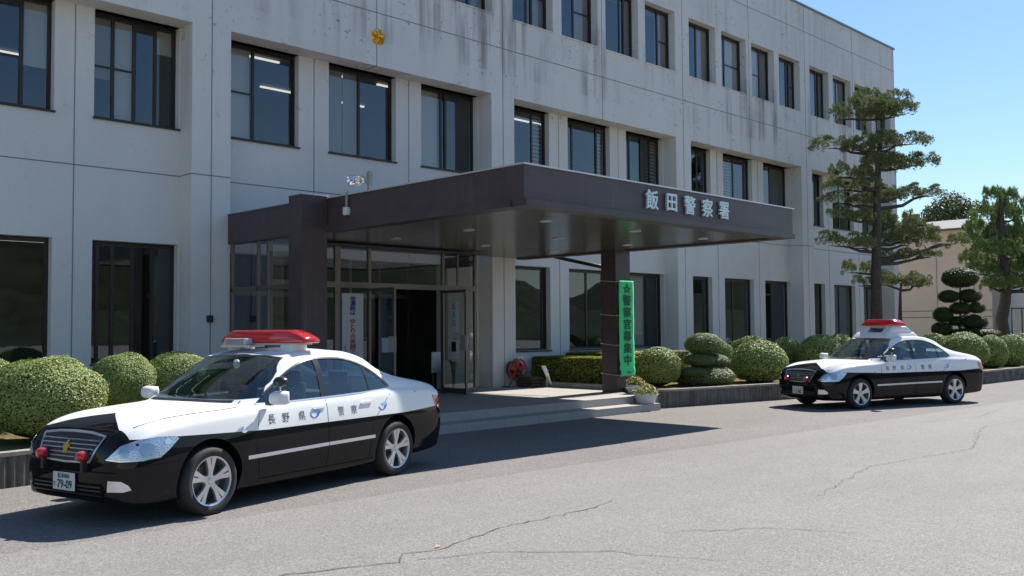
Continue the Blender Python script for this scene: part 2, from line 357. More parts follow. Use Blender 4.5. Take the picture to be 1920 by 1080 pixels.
for i, (pts, w) in enumerate([([(-9.6, -10.75), (-8.86, -10.91), (-8.21, -11.15), (-8.0, -10.95), (-7.72, -11.04), (-6.64, -10.8), (-5.53, -10.85), (-5.1, -10.7)], .017),
        ([(-8.05, -11.2), (-7.4, -11.5), (-6.87, -12.1), (-6.5, -12.9)], .013), ([(-5.9, -12.0), (-5.2, -12.6), (-4.9, -13.2)], .013), ([(-3.5, -12.1), (-1.2, -11.6), (1.5, -11.9), (4.5, -11.0), (8, -11.3)], .010),
        ([(4.6, -9.9), (6.5, -10.3), (8.7, -10.0)], .010)]):
    o = crack(pts, w, i+3).build('crack', 'crack'); tag(o, kind='structure')
# hills round the valley on the far side of the car park (seen in the window glass)
def hills(name, R0, H, a0, a1, seed):
    rnd = random.Random(seed); m = MB(); n = 120; rows = 7; ph = [rnd.uniform(0, 6) for _ in range(6)]
    vs = []
    for i in range(n+1):
        a = a0+(a1-a0)*i/n; h = H*(.62+.25*math.sin(a*5+ph[0])+.12*math.sin(a*11+ph[1])+.06*math.sin(a*23+ph[2])+.03*math.sin(a*47+ph[3]))*min(1, i/8, (n-i)/8)
        for j in range(rows):
            t = j/(rows-1); r = R0+t*260; z = h*(math.sin(t*math.pi/2)**1.2)
            vs.append((r*math.cos(a), r*math.sin(a), z+(rnd.uniform(-1, 1)*2.0 if 0 < j else -1)))
    m.add(vs, [(i*rows+j, (i+1)*rows+j, (i+1)*rows+j+1, i*rows+j+1) for i in range(n) for j in range(rows-1)]); o = m.build(name, 'hill', smooth=True); return tag(o, kind='structure')
t = NT('hill'); c = t.mix(t.ramp(t.noise(.05, 6, .7), [(.35, 0), (.65, 1)]), (.018, .026, .014), (.045, .06, .03)); t.base(c); t.set(.9, 0, .1); MAT['hill'] = t.m
hills('hills', 330, 92, math.radians(-110), math.radians(-22), 4)
hills('reflection_slope', 95, 13, math.radians(-112), math.radians(-20), 11)  # unseen dark slope, added to break up and darken the ground-floor window reflections
# ================================================================ main building
B = thing('police_station', 'three storey pale concrete building with a deep dark brown entrance canopy', 'building')
H2 = 3.933; BAY = 2*H2; XL, XR = -19.9, 27.61; ZS = 7.60; ZT = 13.64
PX = [-H2+BAY*k for k in range(-2, 5)]                      # pilaster axes
J2, J1, J0 = 4.71, 8.80, 12.69
w3 = [(p+c-.76, p+c+.76, 9.63, 11.50) for p in PX[:-1] for c in (1.13, 3.0, 4.87, 6.73)]
wl_std = [(.42, 2.25), (3.01, 4.86), (5.62, 7.45)]; wl_left = [(.42, 2.55), (3.28, 5.15), (5.84, 7.45)]
WL = lambda k: wl_left if k == 1 else wl_std
m = MB(); m.wall(0, .8, XL, XR, ZS, ZT, w3)
for i, p in enumerate(PX):
    a, b = max(p-.40, XL), min(p+.40, XR); m.box(a, b, 0, .8, -.2, ZS, skip='t')
for k, p in enumerate(PX[:-1]):
    x0, x1 = p+.40, p+BAY-.40
    holes = [(p+a, p+b, 5.62, ZS) for a, b in WL(k)]
    if k == 2: holes += [(-3.40, 2.40, .30, 3.30)]
    else: holes += [(p+a, p+b, 1.16, 3.39) for a, b in WL(k)]
    m.wall(.5, .3, x0, x1, -.2, ZS, holes)
m.box(XR-.3, XR, .8, 14, -.2, ZT, skip='f'); m.box(XL, XL+.3, .8, 14, -.2, ZT, skip='f'); m.box(XL+.3, XR-.3, 13.7, 14, -.2, ZT)
m.box(XL+.3, XR-.3, .8, 13.7, 12.9, 13.1)
wall = m.build('wall', 'facade', B)
m = MB(); m.box(XL-.04, XR+.05, -.05, .30, ZT, ZT+.07); m.box(XR-.25, XR+.05, .30, 14.04, ZT, ZT+.07); m.build('roof_edge_cap', 'metal_cap', B)
# joints between the concrete panels
m = MB(); e = .003; jw = .011
for z in (J1, J0): m.box(XL, XR, -e, 0.0005, z-jw, z+jw)
for i, p in enumerate(PX):
    a, b = max(p-.40, XL), min(p+.40, XR)
    m.box(a, b, -e, .0005, J2-jw, J2+jw)
    if i < len(PX)-1: m.box(p-jw*.8, p+jw*.8, -e*1.6, .0005, 0, ZT)
    if i < len(PX)-1:
        c = p+H2; m.box(c-jw*.8, c+jw*.8, -e*1.6, .0005, ZS, ZT)
        m.box(c-jw*.8, c+jw*.8, .0, .5, ZS-e, ZS+.0005)
        m.box(p+.4, p+BAY-.4, .5-e, .5005, J2-jw, J2+jw)
        m.box(p+BAY-.4-e, p+BAY-.4+.0005, 0, .5, J2-jw, J2+jw)
        for q in ((2.92, 5.50) if i == 1 else (2.63, 5.24)):
            m.box(p+q-jw*.8, p+q+jw*.8, .5-e*1.6, .5005, 3.4 if i == 2 else 0, ZS)
m.build('panel_joint', 'joint', B)
# dirty drip edge under the third floor sills
m = MB()
for a, b, c, d in w3: m.box(a-.03, b+.03, -.025, -.0005, c-.035, c)
m.build('sill', 'facade', B)
# ---- windows
def window(x0, x1, z0, z1, Y, stiles=(.5,), rails=(), blinds=(), depth=.07, fw=.055, mat='frame_dark', pane=True):
    m = MB()
    m.box(x0, x1, Y, Y+depth, z0, z0+fw); m.box(x0, x1, Y, Y+depth, z1-fw*1.5, z1)
    m.box(x0, x0+fw, Y, Y+depth, z0+fw, z1-fw*1.5); m.box(x1-fw, x1, Y, Y+depth, z0+fw, z1-fw*1.5)
    W = x1-x0
    for s in stiles: m.box(x0+W*s-.03, x0+W*s+.03, Y+.01, Y+depth-.01, z0+fw, z1-fw*1.5)
    for (a, b, zf) in rails: m.box(x0+W*a, x0+W*b, Y+.02, Y+depth-.02, z0+(z1-z0)*zf-.018, z0+(z1-z0)*zf+.018)
    fr = m.build('window', mat, B)
    if pane:
        p = MB(); ed = [0]+sorted(stiles)+[1]
        rnd = random.Random(int(x0*100+z0*7))
        for i in range(len(ed)-1):
            a, b = x0+W*ed[i]+.02, x0+W*ed[i+1]-.02; t = rnd.uniform(-.004, .004); yy = Y+.03+.012*(i % 2)
            p.add([(a, yy, z0+.03), (b, yy+t, z0+.03), (b, yy+t, z1-.05), (a, yy, z1-.05)], [(0, 1, 2, 3)])
        p.build('pane', 'glass', fr)
    for (a, b, c, d, kind) in blinds:
        q = MB(); xa, xb, za, zb = x0+W*a+.03, x0+W*b-.03, z0+(z1-z0)*c+.03, z0+(z1-z0)*d-.04
        if kind == 'slat':
            n = int((zb-za)/.105)
            for i in range(n):
                z = za+(i+.5)*(zb-za)/n; q.add([(xa, Y+.10, z-.045), (xb, Y+.10, z-.045), (xb, Y+.145, z+.03), (xa, Y+.145, z+.03)], [(0, 1, 2, 3)])
            q.build('blind', 'louvre', fr)
        else:
            q.add([(xa, Y+.11, za), (xb, Y+.11, za), (xb, Y+.11, zb), (xa, Y+.11, zb)], [(0, 1, 2, 3)]); q.build('blind', kind, fr)
    return fr
simple('louvre', (.33, .28, .21), .7)
up2 = {  # (bay, window): stiles, rails, blinds
 (1, 1): ((.5, .74), ((0, .74, .45),), ((.74, 1, .38, 1, 'blind'),)), (1, 2): ((.25, .5, .75), ((0, .5, .5),), ((0, .27, .38, 1, 'blind_dark'), (.25, .52, .0, 1, 'blind'), (.76, 1, .72, 1, 'blind'))),
 (2, 0): ((.46,), ((0, .46, .5),), ((0, .46, 0, 1, 'blind'),)), (2, 1): ((.5,), (), ((0, .3, .0, 1, 'blind_dark'), (.28, .52, 0, 1, 'blind_dark'))), (2, 2): ((.42, .5), (), ((0, .42, 0, 1, 'blind'),)),
 (3, 0): ((.72,), (), ((.72, 1, 0, 1, 'slat'),)), (3, 1): ((.2, .78), (), ((0, .2, 0, 1, 'slat'), (.78, 1, 0, 1, 'slat'))), (3, 2): ((.2, .52, .75), (), ((0, .2, 0, 1, 'slat'), (.75, 1, 0, 1, 'slat'))),
 (4, 0): ((.7,), (), ()), (4, 1): ((.48,), (), ((0, .48, 0, 1, 'slat'),)), (4, 2): ((.4,), (), ((0, 1, 0, 1, 'louvre_dark'),)),
 (5, 0): ((.5,), (), ((0, .5, 0, 1, 'blind'),)), (5, 1): ((.5,), (), ()), (5, 2): ((.5,), (), ((.5, 1, 0, 1, 'blind'),))}
simple('louvre_dark', (.10, .08, .07), .7)
for k, p in enumerate(PX[:-1]):
    for j, (a, b) in enumerate(WL(k)):
        st, ra, bl = up2.get((k, j), ((.5,), (), ((0, .5, .3, 1, 'blind'),)))
        w_ = window(p+a, p+b, 5.62, ZS, .66, st, ra, bl); m = MB(); m.box(p+a-.02, p+b+.02, .46, .66, 5.585, 5.618); m.build('sill_flashing', 'frame_dark', w_)
        if k != 2:
            sts = {(1, 1): (.5,), (1, 2): (.1, .27, .5, .74), (3, 0): (.22,), (3, 1): (.5,), (3, 2): (.62,)}.get((k, j), (.4,))
            bl1 = {(3, 2): ((0, .62, 0, 1, 'blind'),)}.get((k, j), ())
            w_ = window(p+a, p+b, 1.16, 3.39, .66, sts, (), bl1); m = MB(); m.box(p+a-.02, p+b+.02, .47, .66, 1.125, 1.158); m.build('sill_flashing', 'frame_dark', w_)
rnd = random.Random(3)
for i, (a, b, c, d) in enumerate(w3):
    s = rnd.choice([.5, .36, .62]); kind = rnd.choice([((0, s, 0, 1, 'blind'),), ((s, 1, 0, 1, 'blind'),), ((s, 1, .0, 1, 'blind_dark'),), ()])
    window(a, b, c, d, .24, (s, min(.95, s+.13)) if rnd.random() < .5 else (s,), ((kind[0][0], kind[0][1], .48),) if kind and rnd.random() < .6 else (), kind)
# ---- rooms behind the glass
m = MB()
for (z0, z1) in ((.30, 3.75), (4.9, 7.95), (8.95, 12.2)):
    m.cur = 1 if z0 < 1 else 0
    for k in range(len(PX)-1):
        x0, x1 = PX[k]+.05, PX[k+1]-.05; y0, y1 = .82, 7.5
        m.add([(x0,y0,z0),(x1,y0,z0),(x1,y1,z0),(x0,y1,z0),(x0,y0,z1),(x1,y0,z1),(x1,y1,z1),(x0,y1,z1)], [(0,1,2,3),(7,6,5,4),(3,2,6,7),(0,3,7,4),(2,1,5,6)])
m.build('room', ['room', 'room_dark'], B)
for k, zz, ys in ((0, 7.93, (2.0, 4.6)), (1, 7.93, (1.7, 3.6, 5.6)), (2, 7.93, (2.2, 4.4)), (3, 7.93, (2.6,)), (4, 7.93, (2.6,)), (1, 3.72, (2.4, 4.8)), (2, 3.72, (3.0,))):
    for y in ys:
        for q in ((1.6, 3.6, 5.6) if k in (1, 2) else (3.0,)):
            m = MB(); x = PX[k]+q; m.box(x, x+1.2, y-.03, y+.03, zz-.05, zz-.012); m.build('ceiling_light', 'tube_light', B)
# a few cabinets and desks inside so the ground floor is not empty
m = MB(); rnd = random.Random(12)
for z0 in (.30, 4.9):
    for k in range(len(PX)-1):
        for q in range(3):
            x = PX[k]+1+q*2.3+rnd.uniform(-.4, .4); y = rnd.uniform(2.2, 5); m.box(x, x+rnd.uniform(.8, 1.7), y, y+.6, z0+.002, z0+rnd.choice([.75, 1.2, 1.8]))
m.build('office_furniture', 'room_dark', B)
# ---- entrance: canopy, pillar, column, glazing
XC0, XC1, YC, ZB, ZC = -3.06, 4.62, -7.50, 3.485, 4.075
m = MB(); m.box(XC0, XC1, YC, 0, ZB+.10, ZC, skip='b')
m.box(XC0-.0, XC1+.0, YC-.05, YC+.25, ZB, ZB+.098); m.box(XC0-.03, XC0+.25, YC+.25, -2.63, ZB, ZB+.098); m.box(XC1-.25, XC1+.03, YC+.25, -.003, ZB, ZB+.098)
can = m.build('entrance_canopy', 'brown_tile', B)
m = MB(); m.box(XC0+.25, XC1-.25, YC+.25, -.01, ZB+.03, ZB+.05); m.build('soffit', 'soffit', can)
m = MB(); m.box(XC0-.03, XC1+.03, YC-.03, YC+.10, ZC, ZC+.022); m.box(XC0-.03, XC0+.10, YC+.10, -.4, ZC, ZC+.022); m.box(XC1-.1, XC1+.03, YC+.10, -.01, ZC, ZC+.022); m.build('canopy_cap', 'metal_bright', can)
for x in (-1.2, 1.2, 3.4):
    for y in (-6.2, -4.3, -2.2):
        m = MB(); m.lathe([(.11, ZB+.028), (.11, ZB+.016), (.085, ZB+.012), (.07, ZB+.026), (.001, ZB+.026)], 20, c=(x, y, 0)); m.build('downlight', 'metal_bright', can, smooth=math.radians(35))
for ch, x in zip('飯田警察署', (-.09, .46, .99, 1.53, 2.06)):
    text_obj('sign_letter', ch, .335, 'letter', (x, YC-.035, 3.835), (1, 0, 0), (0, 0, 1), can, ext=.018, bold=.006)
m = MB(); m.box(-3.60, -3.075, -2.63, -2.21, -.1, 4.11); m.build('porch_pillar', 'brown_tile', B)
m = MB(); m.box(-3.62, -3.055, -2.65, -2.19, 4.11, 4.135); m.build('pillar_cap', 'metal_bright', B)
m = MB(); m.box(-3.58, -3.38, -2.21, -.003, 3.41, 3.975); m.box(-3.38, 2.5, -.9, -.003, 3.10+.36, 3.48); m.box(-3.38, -3.075, -2.20, -.902, 3.462, 3.478); m.box(-3.52, -3.405, .44, .499, .30, 3.44); m.build('side_fascia', 'brown_tile', B)
m = MB(); m.box(-3.60, -3.36, -2.20, -.003, 3.975, 3.99); m.build('fascia_cap', 'metal_cap', B)
m = MB(); m.box(3.98, 4.50, -3.51, -3.09, .28, ZB+.03); m.build('porch_column', 'brown_tile', B)
# side glazing of the porch
m = MB()
for y in (-2.19, -1.02, -.05): m.box(-3.53, -3.47, y-.025, y+.025, .31, 3.41)
for z in (.32, 2.52): m.box(-3.53, -3.47, -2.2, -.02, z-.04, z+.045)
sg = m.build('side_window', 'frame_steel', B); m = MB(); m.add([(-3.50, -2.19, .3), (-3.50, -.02, .3), (-3.50, -.02, 3.41), (-3.50, -2.19, 3.41)], [(0, 1, 2, 3)]); m.build('pane', 'glass', sg)
# front glazing at y = -0.6
YG = -.60; m = MB()
for x, w in ((-3.02, .05), (-1.465, .065), (-.66, .035), (1.39, .035), (2.38, .035)): m.box(x-w, x+w, YG-.035, YG+.035, .302, 3.455)
m.box(1.82, 1.86, YG-.02, YG+.02, 2.73, 3.455)
for a, b in ((-2.97, -1.53), (-1.40, -.695), (-.625, 1.355), (1.425, 2.345)): m.box(a, b, YG-.04, YG+.04, 2.61, 2.725)
for a, b in ((-2.97, -1.53), (-1.40, -.695), (1.425, 2.345)): m.box(a, b, YG-.03, YG+.03, .302, .38)
m.box(2.345, 2.415, YG+.04, .48, 3.2, 3.455); m.box(2.345, 2.415, .40, .48, .302, 3.2)
eg = m.build('entrance_frame', 'frame_steel', B); m = MB()
for a, b, c, d in ((-2.97, -1.53, .38, 2.61), (-1.40, -.695, .38, 2.61), (1.425, 2.345, .38, 2.61), (-2.97, -1.53, 2.725, 3.45), (-1.40, -.695, 2.725, 3.45), (-.625, 1.355, 2.725, 3.45), (1.425, 2.345, 2.725, 3.45)):
    m.add([(a, YG, c), (b, YG, c), (b, YG, d), (a, YG, d)], [(0, 1, 2, 3)])
m.add([(2.38, YG, .3), (2.38, .4, .3), (2.38, .4, 3.2), (2.38, YG, 3.2)], [(0, 1, 2, 3)]); m.build('pane', 'glass', eg)
# door leaves, swung outwards
def leaf_door(hx, ang, s):
    w = .93; t = MB(); z0, z1 = .315, 2.605
    t.box(0, .05, -.02, .02, z0, z1); t.box(w-.05, w, -.02, .02, z0, z1); t.box(.05, w-.05, -.02, .02, z0, z0+.12); t.box(.05, w-.05, -.02, .02, z1-.06, z1)
    d = t.build('entrance_door', 'frame_steel', B); d.location = (hx, YG, 0); d.rotation_euler = (0, 0, ang)
    t = MB(); t.add([(.05, 0, z0+.1), (w-.05, 0, z0+.1), (w-.05, 0, z1-.05), (.05, 0, z1-.05)], [(0, 1, 2, 3)]); t.build('pane', 'glass', d)
    t = MB(); t.box(w-.19, w-.01, -.032, -.022, 1.28, 1.60); t.box(w-.19, w-.01, .022, .032, 1.28, 1.60); t.build('push_plate', 'metal_bright', d)
    return d
d1 = leaf_door(-.66, math.radians(-92), 1); d2 = leaf_door(1.39, math.radians(-97), -1)
# inner lobby doors and posts
m = MB()
for x in (-2.6, -1.6, -.7, .2, .55, 1.4, 2.3): m.box(x-.03, x+.03, 1.75, 1.81, .302, 3.6)
m.box(-3.3, 2.4, 1.75, 1.81, 2.5, 2.6); inn = m.build('lobby_frame', 'frame_steel', B)
# gold emblem above the entrance
m = MB(); n = 20; vs = [(0, -.10, 0)]
for i in range(n*2):
    t = math.pi*i/n; petal = .165+.028*math.cos(5*t); r = petal*(1.0 if i % 2 == 0 else .93); vs.append((r*math.sin(t), -.055 if i % 2 == 0 else -.02, r*math.cos(t)))
for i in range(n*2):
    t = math.pi*i/n; r = .17; vs.append((r*math.sin(t), 0, r*math.cos(t)))
N = n*2; m.add(vs, [(0, 1+i, 1+(i+1) % N) for i in range(N)]+[(1+i, 1+N+i, 1+N+(i+1) % N, 1+(i+1) % N) for i in range(N)])
m.lathe([(.001, -.125), (.035, -.118), (.05, -.09)], 16, 'y'); em = m.build('emblem', 'gold', B); em.location = (.03, 0, 8.25)
m = MB(); m.box(-4.01, -3.90, -.06, -.001, 1.90, 2.03); m.build('wall_box', 'black_plastic', B)
# rainwater pipe sloping down from the canopy to the wall
m = MB(); m.tube([(4.72, -.55, 3.62), (4.72, -1.7, 3.36), (4.72, -2.9, 3.10)], .045, 10); m.build('rain_pipe', 'frame_dark', B, smooth=True)
# ================================================================ porch steps
P = MB(); P.box(-4.2, 4.52, -4.46, .5, -.1, .30); P.box(-4.2, 3.72, -4.88, -4.462, -.1, .15); P = P.build('porch_steps', 'paving')
tag(P, 'pale stone porch platform with two long steps under the canopy', 'steps')
# ================================================================ planters
def planter(name, label, front, back, z=.40, th=.13, close=(True, True)):
    """retaining wall along the polyline front, soil behind it up to the polyline back"""
    m = MB(); n = len(front); F = [Vector(p) for p in front]; I = []
    for i, p in enumerate(F):
        d = (F[min(i+1, n-1)]-F[max(i-1, 0)]).normalized(); I.append(p+Vector((-d.y, d.x))*th)
    rib = .105
    for i in range(n-1):                                          # half-round ribs like a row of logs
        a, b = F[i], F[i+1]; L = (b-a).length; k = max(1, int(L/rib)); d = (b-a)/L; nr = Vector((d.y, -d.x))
        pts = []
        for j in range(k):
            for q in range(5):
                t = (j+q/4)/k; pts.append(a+(b-a)*t+nr*(.028*math.sin(math.pi*q/4)))
        vs = [(p.x, p.y, -.1) for p in pts]+[(p.x, p.y, z-.045) for p in pts]; c = len(pts)
        m.add(vs, [(j, j+1, c+j+1, c+j) for j in range(c-1)])
    vs = [(p.x, p.y, -.1) for p in I]+[(p.x, p.y, z-.045) for p in I]; m.add(vs, [(j+1, j, n+j, n+j+1) for j in range(n-1)])
    m.cur = 1
    for i in range(n-1):
        d = (F[i+1]-F[i]).normalized(); nr = Vector((d.y, -d.x))*.03
        a, b, c, e = F[i]+nr, F[i+1]+nr, I[i+1], I[i]
        vs = [(q.x, q.y, zz) for zz in (z-.045, z) for q in (a, b, c, e)]; m.add(vs, [(0,3,2,1),(4,5,6,7),(0,1,5,4),(1,2,6,5),(2,3,7,6),(3,0,4,7)])
    o = m.build(name, ['planter', 'planter_top']); tag(o, label, 'planter')
    s = MB(); poly = [Vector(p) for p in I]+[Vector(p) for p in back]; s.prism([(p.x, p.y) for p in poly], .02, z-.05)
    so = s.build('soil', 'soil'); tag(so, kind='structure'); return o
planter('planter', 'long low ribbed concrete planter in front of the round bushes right of the steps', [(4.56, -3.20), (3.86, -4.02), (4.42, -4.66), (7.9, -5.32), (12.5, -6.02), (17.3, -6.86), (24, -7.0), (60, -7.0)], [(60, -.6), (4.66, -.6)], .40)
planter('planter', 'low ribbed concrete planter under the round bushes left of the steps', [(-16, -5.45), (-9.2, -5.32), (-4.35, -4.72), (-4.35, -2.7)], [(-4.35, -.3), (-16, -.3)], .40)
c = MB(); c.box(4.53, 4.70, -3.0, .45, .0, .42); c = c.build('bed_kerb', 'planter_top'); tag(c, 'narrow concrete kerb between the porch floor and the box hedge', 'kerb')
# ================================================================ clipped shrubs
def leaf_shell(name, n, size, leaf_mat, seed, top_only=-.75, rough=.035, core=.94, boxy=False, lump=.02):
    """a mesh of many small leaves on a unit ball (or box), with a dark core"""
    rnd = random.Random(seed); m = MB(); m.cur = 0
    ph = [(rnd.uniform(0, 6), rnd.uniform(2, 7), rnd.uniform(2, 7), rnd.uniform(2, 7)) for _ in range(7)]
    def rad(d): return 1+lump*sum(math.sin(a+d.x*b+d.y*c+d.z*e) for a, b, c, e in ph)/2
    vs = []; fs = []
    for i in range(n):
        while True:
            if boxy:
                ax = rnd.choice((0, 1, 2, 2)); d = Vector((rnd.uniform(-1, 1), rnd.uniform(-1, 1), rnd.uniform(-1, 1)))
                s_ = rnd.choice((-1, 1)) if ax < 2 else 1; d[ax] = s_; nrm = Vector((0, 0, 0)); nrm[ax] = s_
                L = max(abs(d.x), abs(d.y), abs(d.z)); d = d*(1-.045*((abs(d.x) > .9)+(abs(d.y) > .9)+(abs(d.z) > .85)-1)); break
            d = Vector((rnd.gauss(0, 1), rnd.gauss(0, 1), rnd.gauss(0, 1))).normalized(); nrm = d
            if d.z > top_only: break
        p = d*(rad(d)+rnd.uniform(-rough*1.2, rough*.6))
        if rnd.random() < .012: p = p+nrm*rnd.uniform(.02, .07)
        q = (nrm+Vector((rnd.gauss(0, .38), rnd.gauss(0, .38), rnd.gauss(0, .38)+.05))).normalized()
        t = q.cross(Vector((rnd.uniform(-1, 1), rnd.uniform(-1, 1), rnd.uniform(-1, 1)))).normalized(); b = q.cross(t)
        s = size*rnd.uniform(.6, 1.25); k = len(vs)
        vs += [p-t*s, p-b*s*.48+q*s*.12, p+t*s, p+b*s*.48+q*s*.12]; fs.append((k, k+1, k+2, k+3))
    m.add(vs, fs)
    m.cur = 1
    if boxy: m.box(-.93, .93, -.93, .93, -1, .93)
    else:
        prof = [(core*math.cos(a)*rad(Vector((math.cos(a), 0, math.sin(a)))), core*math.sin(a)) for a in [math.radians(x) for x in range(-90, 91, 10)]]; m.lathe([(max(r, .001), z) for r, z in prof], 24)
    me_o = m.build(name, [leaf_mat, 'core']); me = me_o.data; bpy.data.objects.remove(me_o); return me
ball_near = leaf_shell('round_shrub', 38000, .024, 'leaf_shrub', 1); ball_far = leaf_shell('round_shrub', 11000, .044, 'leaf_shrub', 2); ball_far2 = leaf_shell('round_shrub', 11000, .044, 'leaf_shrub', 5)
tier = leaf_shell('tier', 9000, .040, 'leaf_tier', 3, top_only=-.95); boxm = leaf_shell('box_hedge', 15000, .030, 'leaf_hedge', 4, boxy=True)
def shrub(me, x, y, z, rw, rh, label, rz=0, ry=None):
    o = bpy.data.objects.new('round_shrub', me); COL.objects.link(o); o.location = (x, y, z); o.scale = (rw, ry or rw, rh); o.rotation_euler = (0, 0, rz)
    return tag(o, label, 'shrub', 'clipped round shrubs in the planters')
SH = [(ball_near, -8.75, -3.3, .90, .50, .52, 'round clipped bush at the left picture edge, half behind the biggest one'),
 (ball_near, -8.30, -4.1, .89, .72, .53, 'big round clipped bush left of the hood of the nearer patrol car'),
 (ball_near, -6.80, -2.9, .92, .50, .50, 'round clipped bush behind the far door mirror of the nearer car'),
 (ball_near, -5.92, -2.9, .88, .60, .53, 'round clipped bush seen through the windshield of the nearer car'),
 (ball_near, -4.95, -2.0, .80, .50, .45, 'round clipped bush hidden behind the roof of the nearer car'),
 (ball_far, 5.75, -3.35, .80, .54, .47, 'round clipped bush right beside the banner column'),
 (ball_far2, 10.18, -2.2, .86, .42, .50, 'round clipped bush just behind the three tiered topiary'),
 (ball_far, 8.73, -4.3, .83, .70, .56, 'big round bush at the planter front just left of the farther car'),
 (ball_far2, 11.91, -2.2, .93, .68, .54, 'round bush peeping over the big one left of the farther car'),
 (ball_far2, 12.81, -2.8, .92, .46, .50, 'half lit round bush beyond the big one, before the dark one'),
 (ball_far, 12.54, -4.0, .92, .64, .58, 'shaded dark bush behind the hood of the farther car'),
 (ball_far2, 14.6, -3.6, .95, .55, .55, 'round bush just behind the windshield of the farther car'),
 (ball_far2, 16.6, -4.3, .9, .6, .55, 'round bush hidden behind the roof light of the farther car'),
 (ball_far, 18.75, -4.8, .88, .68, .60, 'round bush behind the rear window of the farther car'),
 (ball_far2, 18.85, -5.7, .92, .69, .60, 'big round bush above the trunk of the farther car'),
 (ball_far, 20.6, -5.9, .84, .52, .57, 'round bush just right of the trunk of the farther car'),
 (ball_far2, 22.3, -6.0, .84, .60, .57, 'second round bush right of the farther car'),
 (ball_far, 24.18, -6.0, .86, .60, .58, 'round bush at the right picture edge')]
for i, (me, x, y, z, rw, rh, lab) in enumerate(SH): shrub(me, x, y, z, rw, rh, lab, rz=i*1.3)
tp = thing('tiered_topiary', 'three tiered clipped topiary at the corner of the right planter', 'topiary', (6.86, -3.85, .34))
for x, z, rw, rh, nm in ((.06, .99, .46, .27, 'crown'), (-.24, .62, .38, .15, 'crown'), (.27, .575, .44, .18, 'crown'), (.03, .21, .74, .28, 'crown'), (-.50, .33, .34, .13, 'crown'), (.42, .26, .42, .20, 'crown')):
    o = mesh_obj('foliage_tier', tier, tp); o.location = (x, 0 if abs(x) < .1 else -.08, z); o.scale = (rw, rw, rh); o.rotation_euler = (0, 0, x*9)
m = MB(); m.tube([(0, 0, -.05), (.02, .02, .5), (.05, 0, .95)], .05, 8); m.build('trunk', 'bark', tp)
for (x0, x1, y0, y1, z1, lab) in ((4.92, 6.1, -2.75, .15, 1.02, 'boxy clipped hedge between the hose reel and the banner column'), (6.25, 9.2, -2.0, .2, 1.10, 'yellow green box hedge beyond the column, below the windows')):
    o = bpy.data.objects.new('box_hedge', boxm); COL.objects.link(o); o.location = ((x0+x1)/2, (y0+y1)/2, (z1+.30)/2); o.scale = ((x1-x0)/2, (y1-y0)/2, (z1-.30)/2); tag(o, lab, 'hedge', 'box hedges below the facade')
# ================================================================ pines
def needle_pad(n, size, mat, seed, nl=9):
    """unit pad: rounded clumps of needle tufts spread over a flattened dome"""
    rnd = random.Random(seed); m = MB(); vs = []; fs = []; clumps = []
    for i in range(17):
        a = rnd.uniform(0, 2*math.pi); r = math.sqrt(rnd.random())*.86; clumps.append((r*math.cos(a), r*math.sin(a), (1-r*r)*.62+rnd.uniform(-.28, .16), rnd.uniform(.15, .27)))
    for i in range(n):
        cx, cy, cz, cr = clumps[i % len(clumps)]; d0 = Vector((rnd.gauss(0, 1), rnd.gauss(0, 1), rnd.gauss(0, .8)+.35)).normalized()
        p = Vector((cx, cy, cz))+Vector((d0.x*cr, d0.y*cr, d0.z*cr*1.15))*rnd.uniform(.5, 1.0)
        for k in range(nl):
            d = (d0*.7+Vector((rnd.gauss(0, .6), rnd.gauss(0, .6), rnd.gauss(0, .45)+.25))).normalized(); L = size*rnd.uniform(.6, 1.15)
            sd = d.cross(Vector((rnd.uniform(-1, 1), rnd.uniform(-1, 1), .2))).normalized()*size*.13; b = len(vs)
            vs += [p-sd, p+sd, p+Vector((d.x*L, d.y*L, d.z*L*1.25))]; fs.append((b, b+1, b+2))
    m.add(vs, fs); o = m.build('pad', mat); me = o.data; bpy.data.objects.remove(o); return me
pads = {'dark': [needle_pad(620, .11, 'needle', s) for s in (1, 2, 3)], 'light': [needle_pad(420, .16, 'needle_light', s) for s in (4, 5, 6)]}
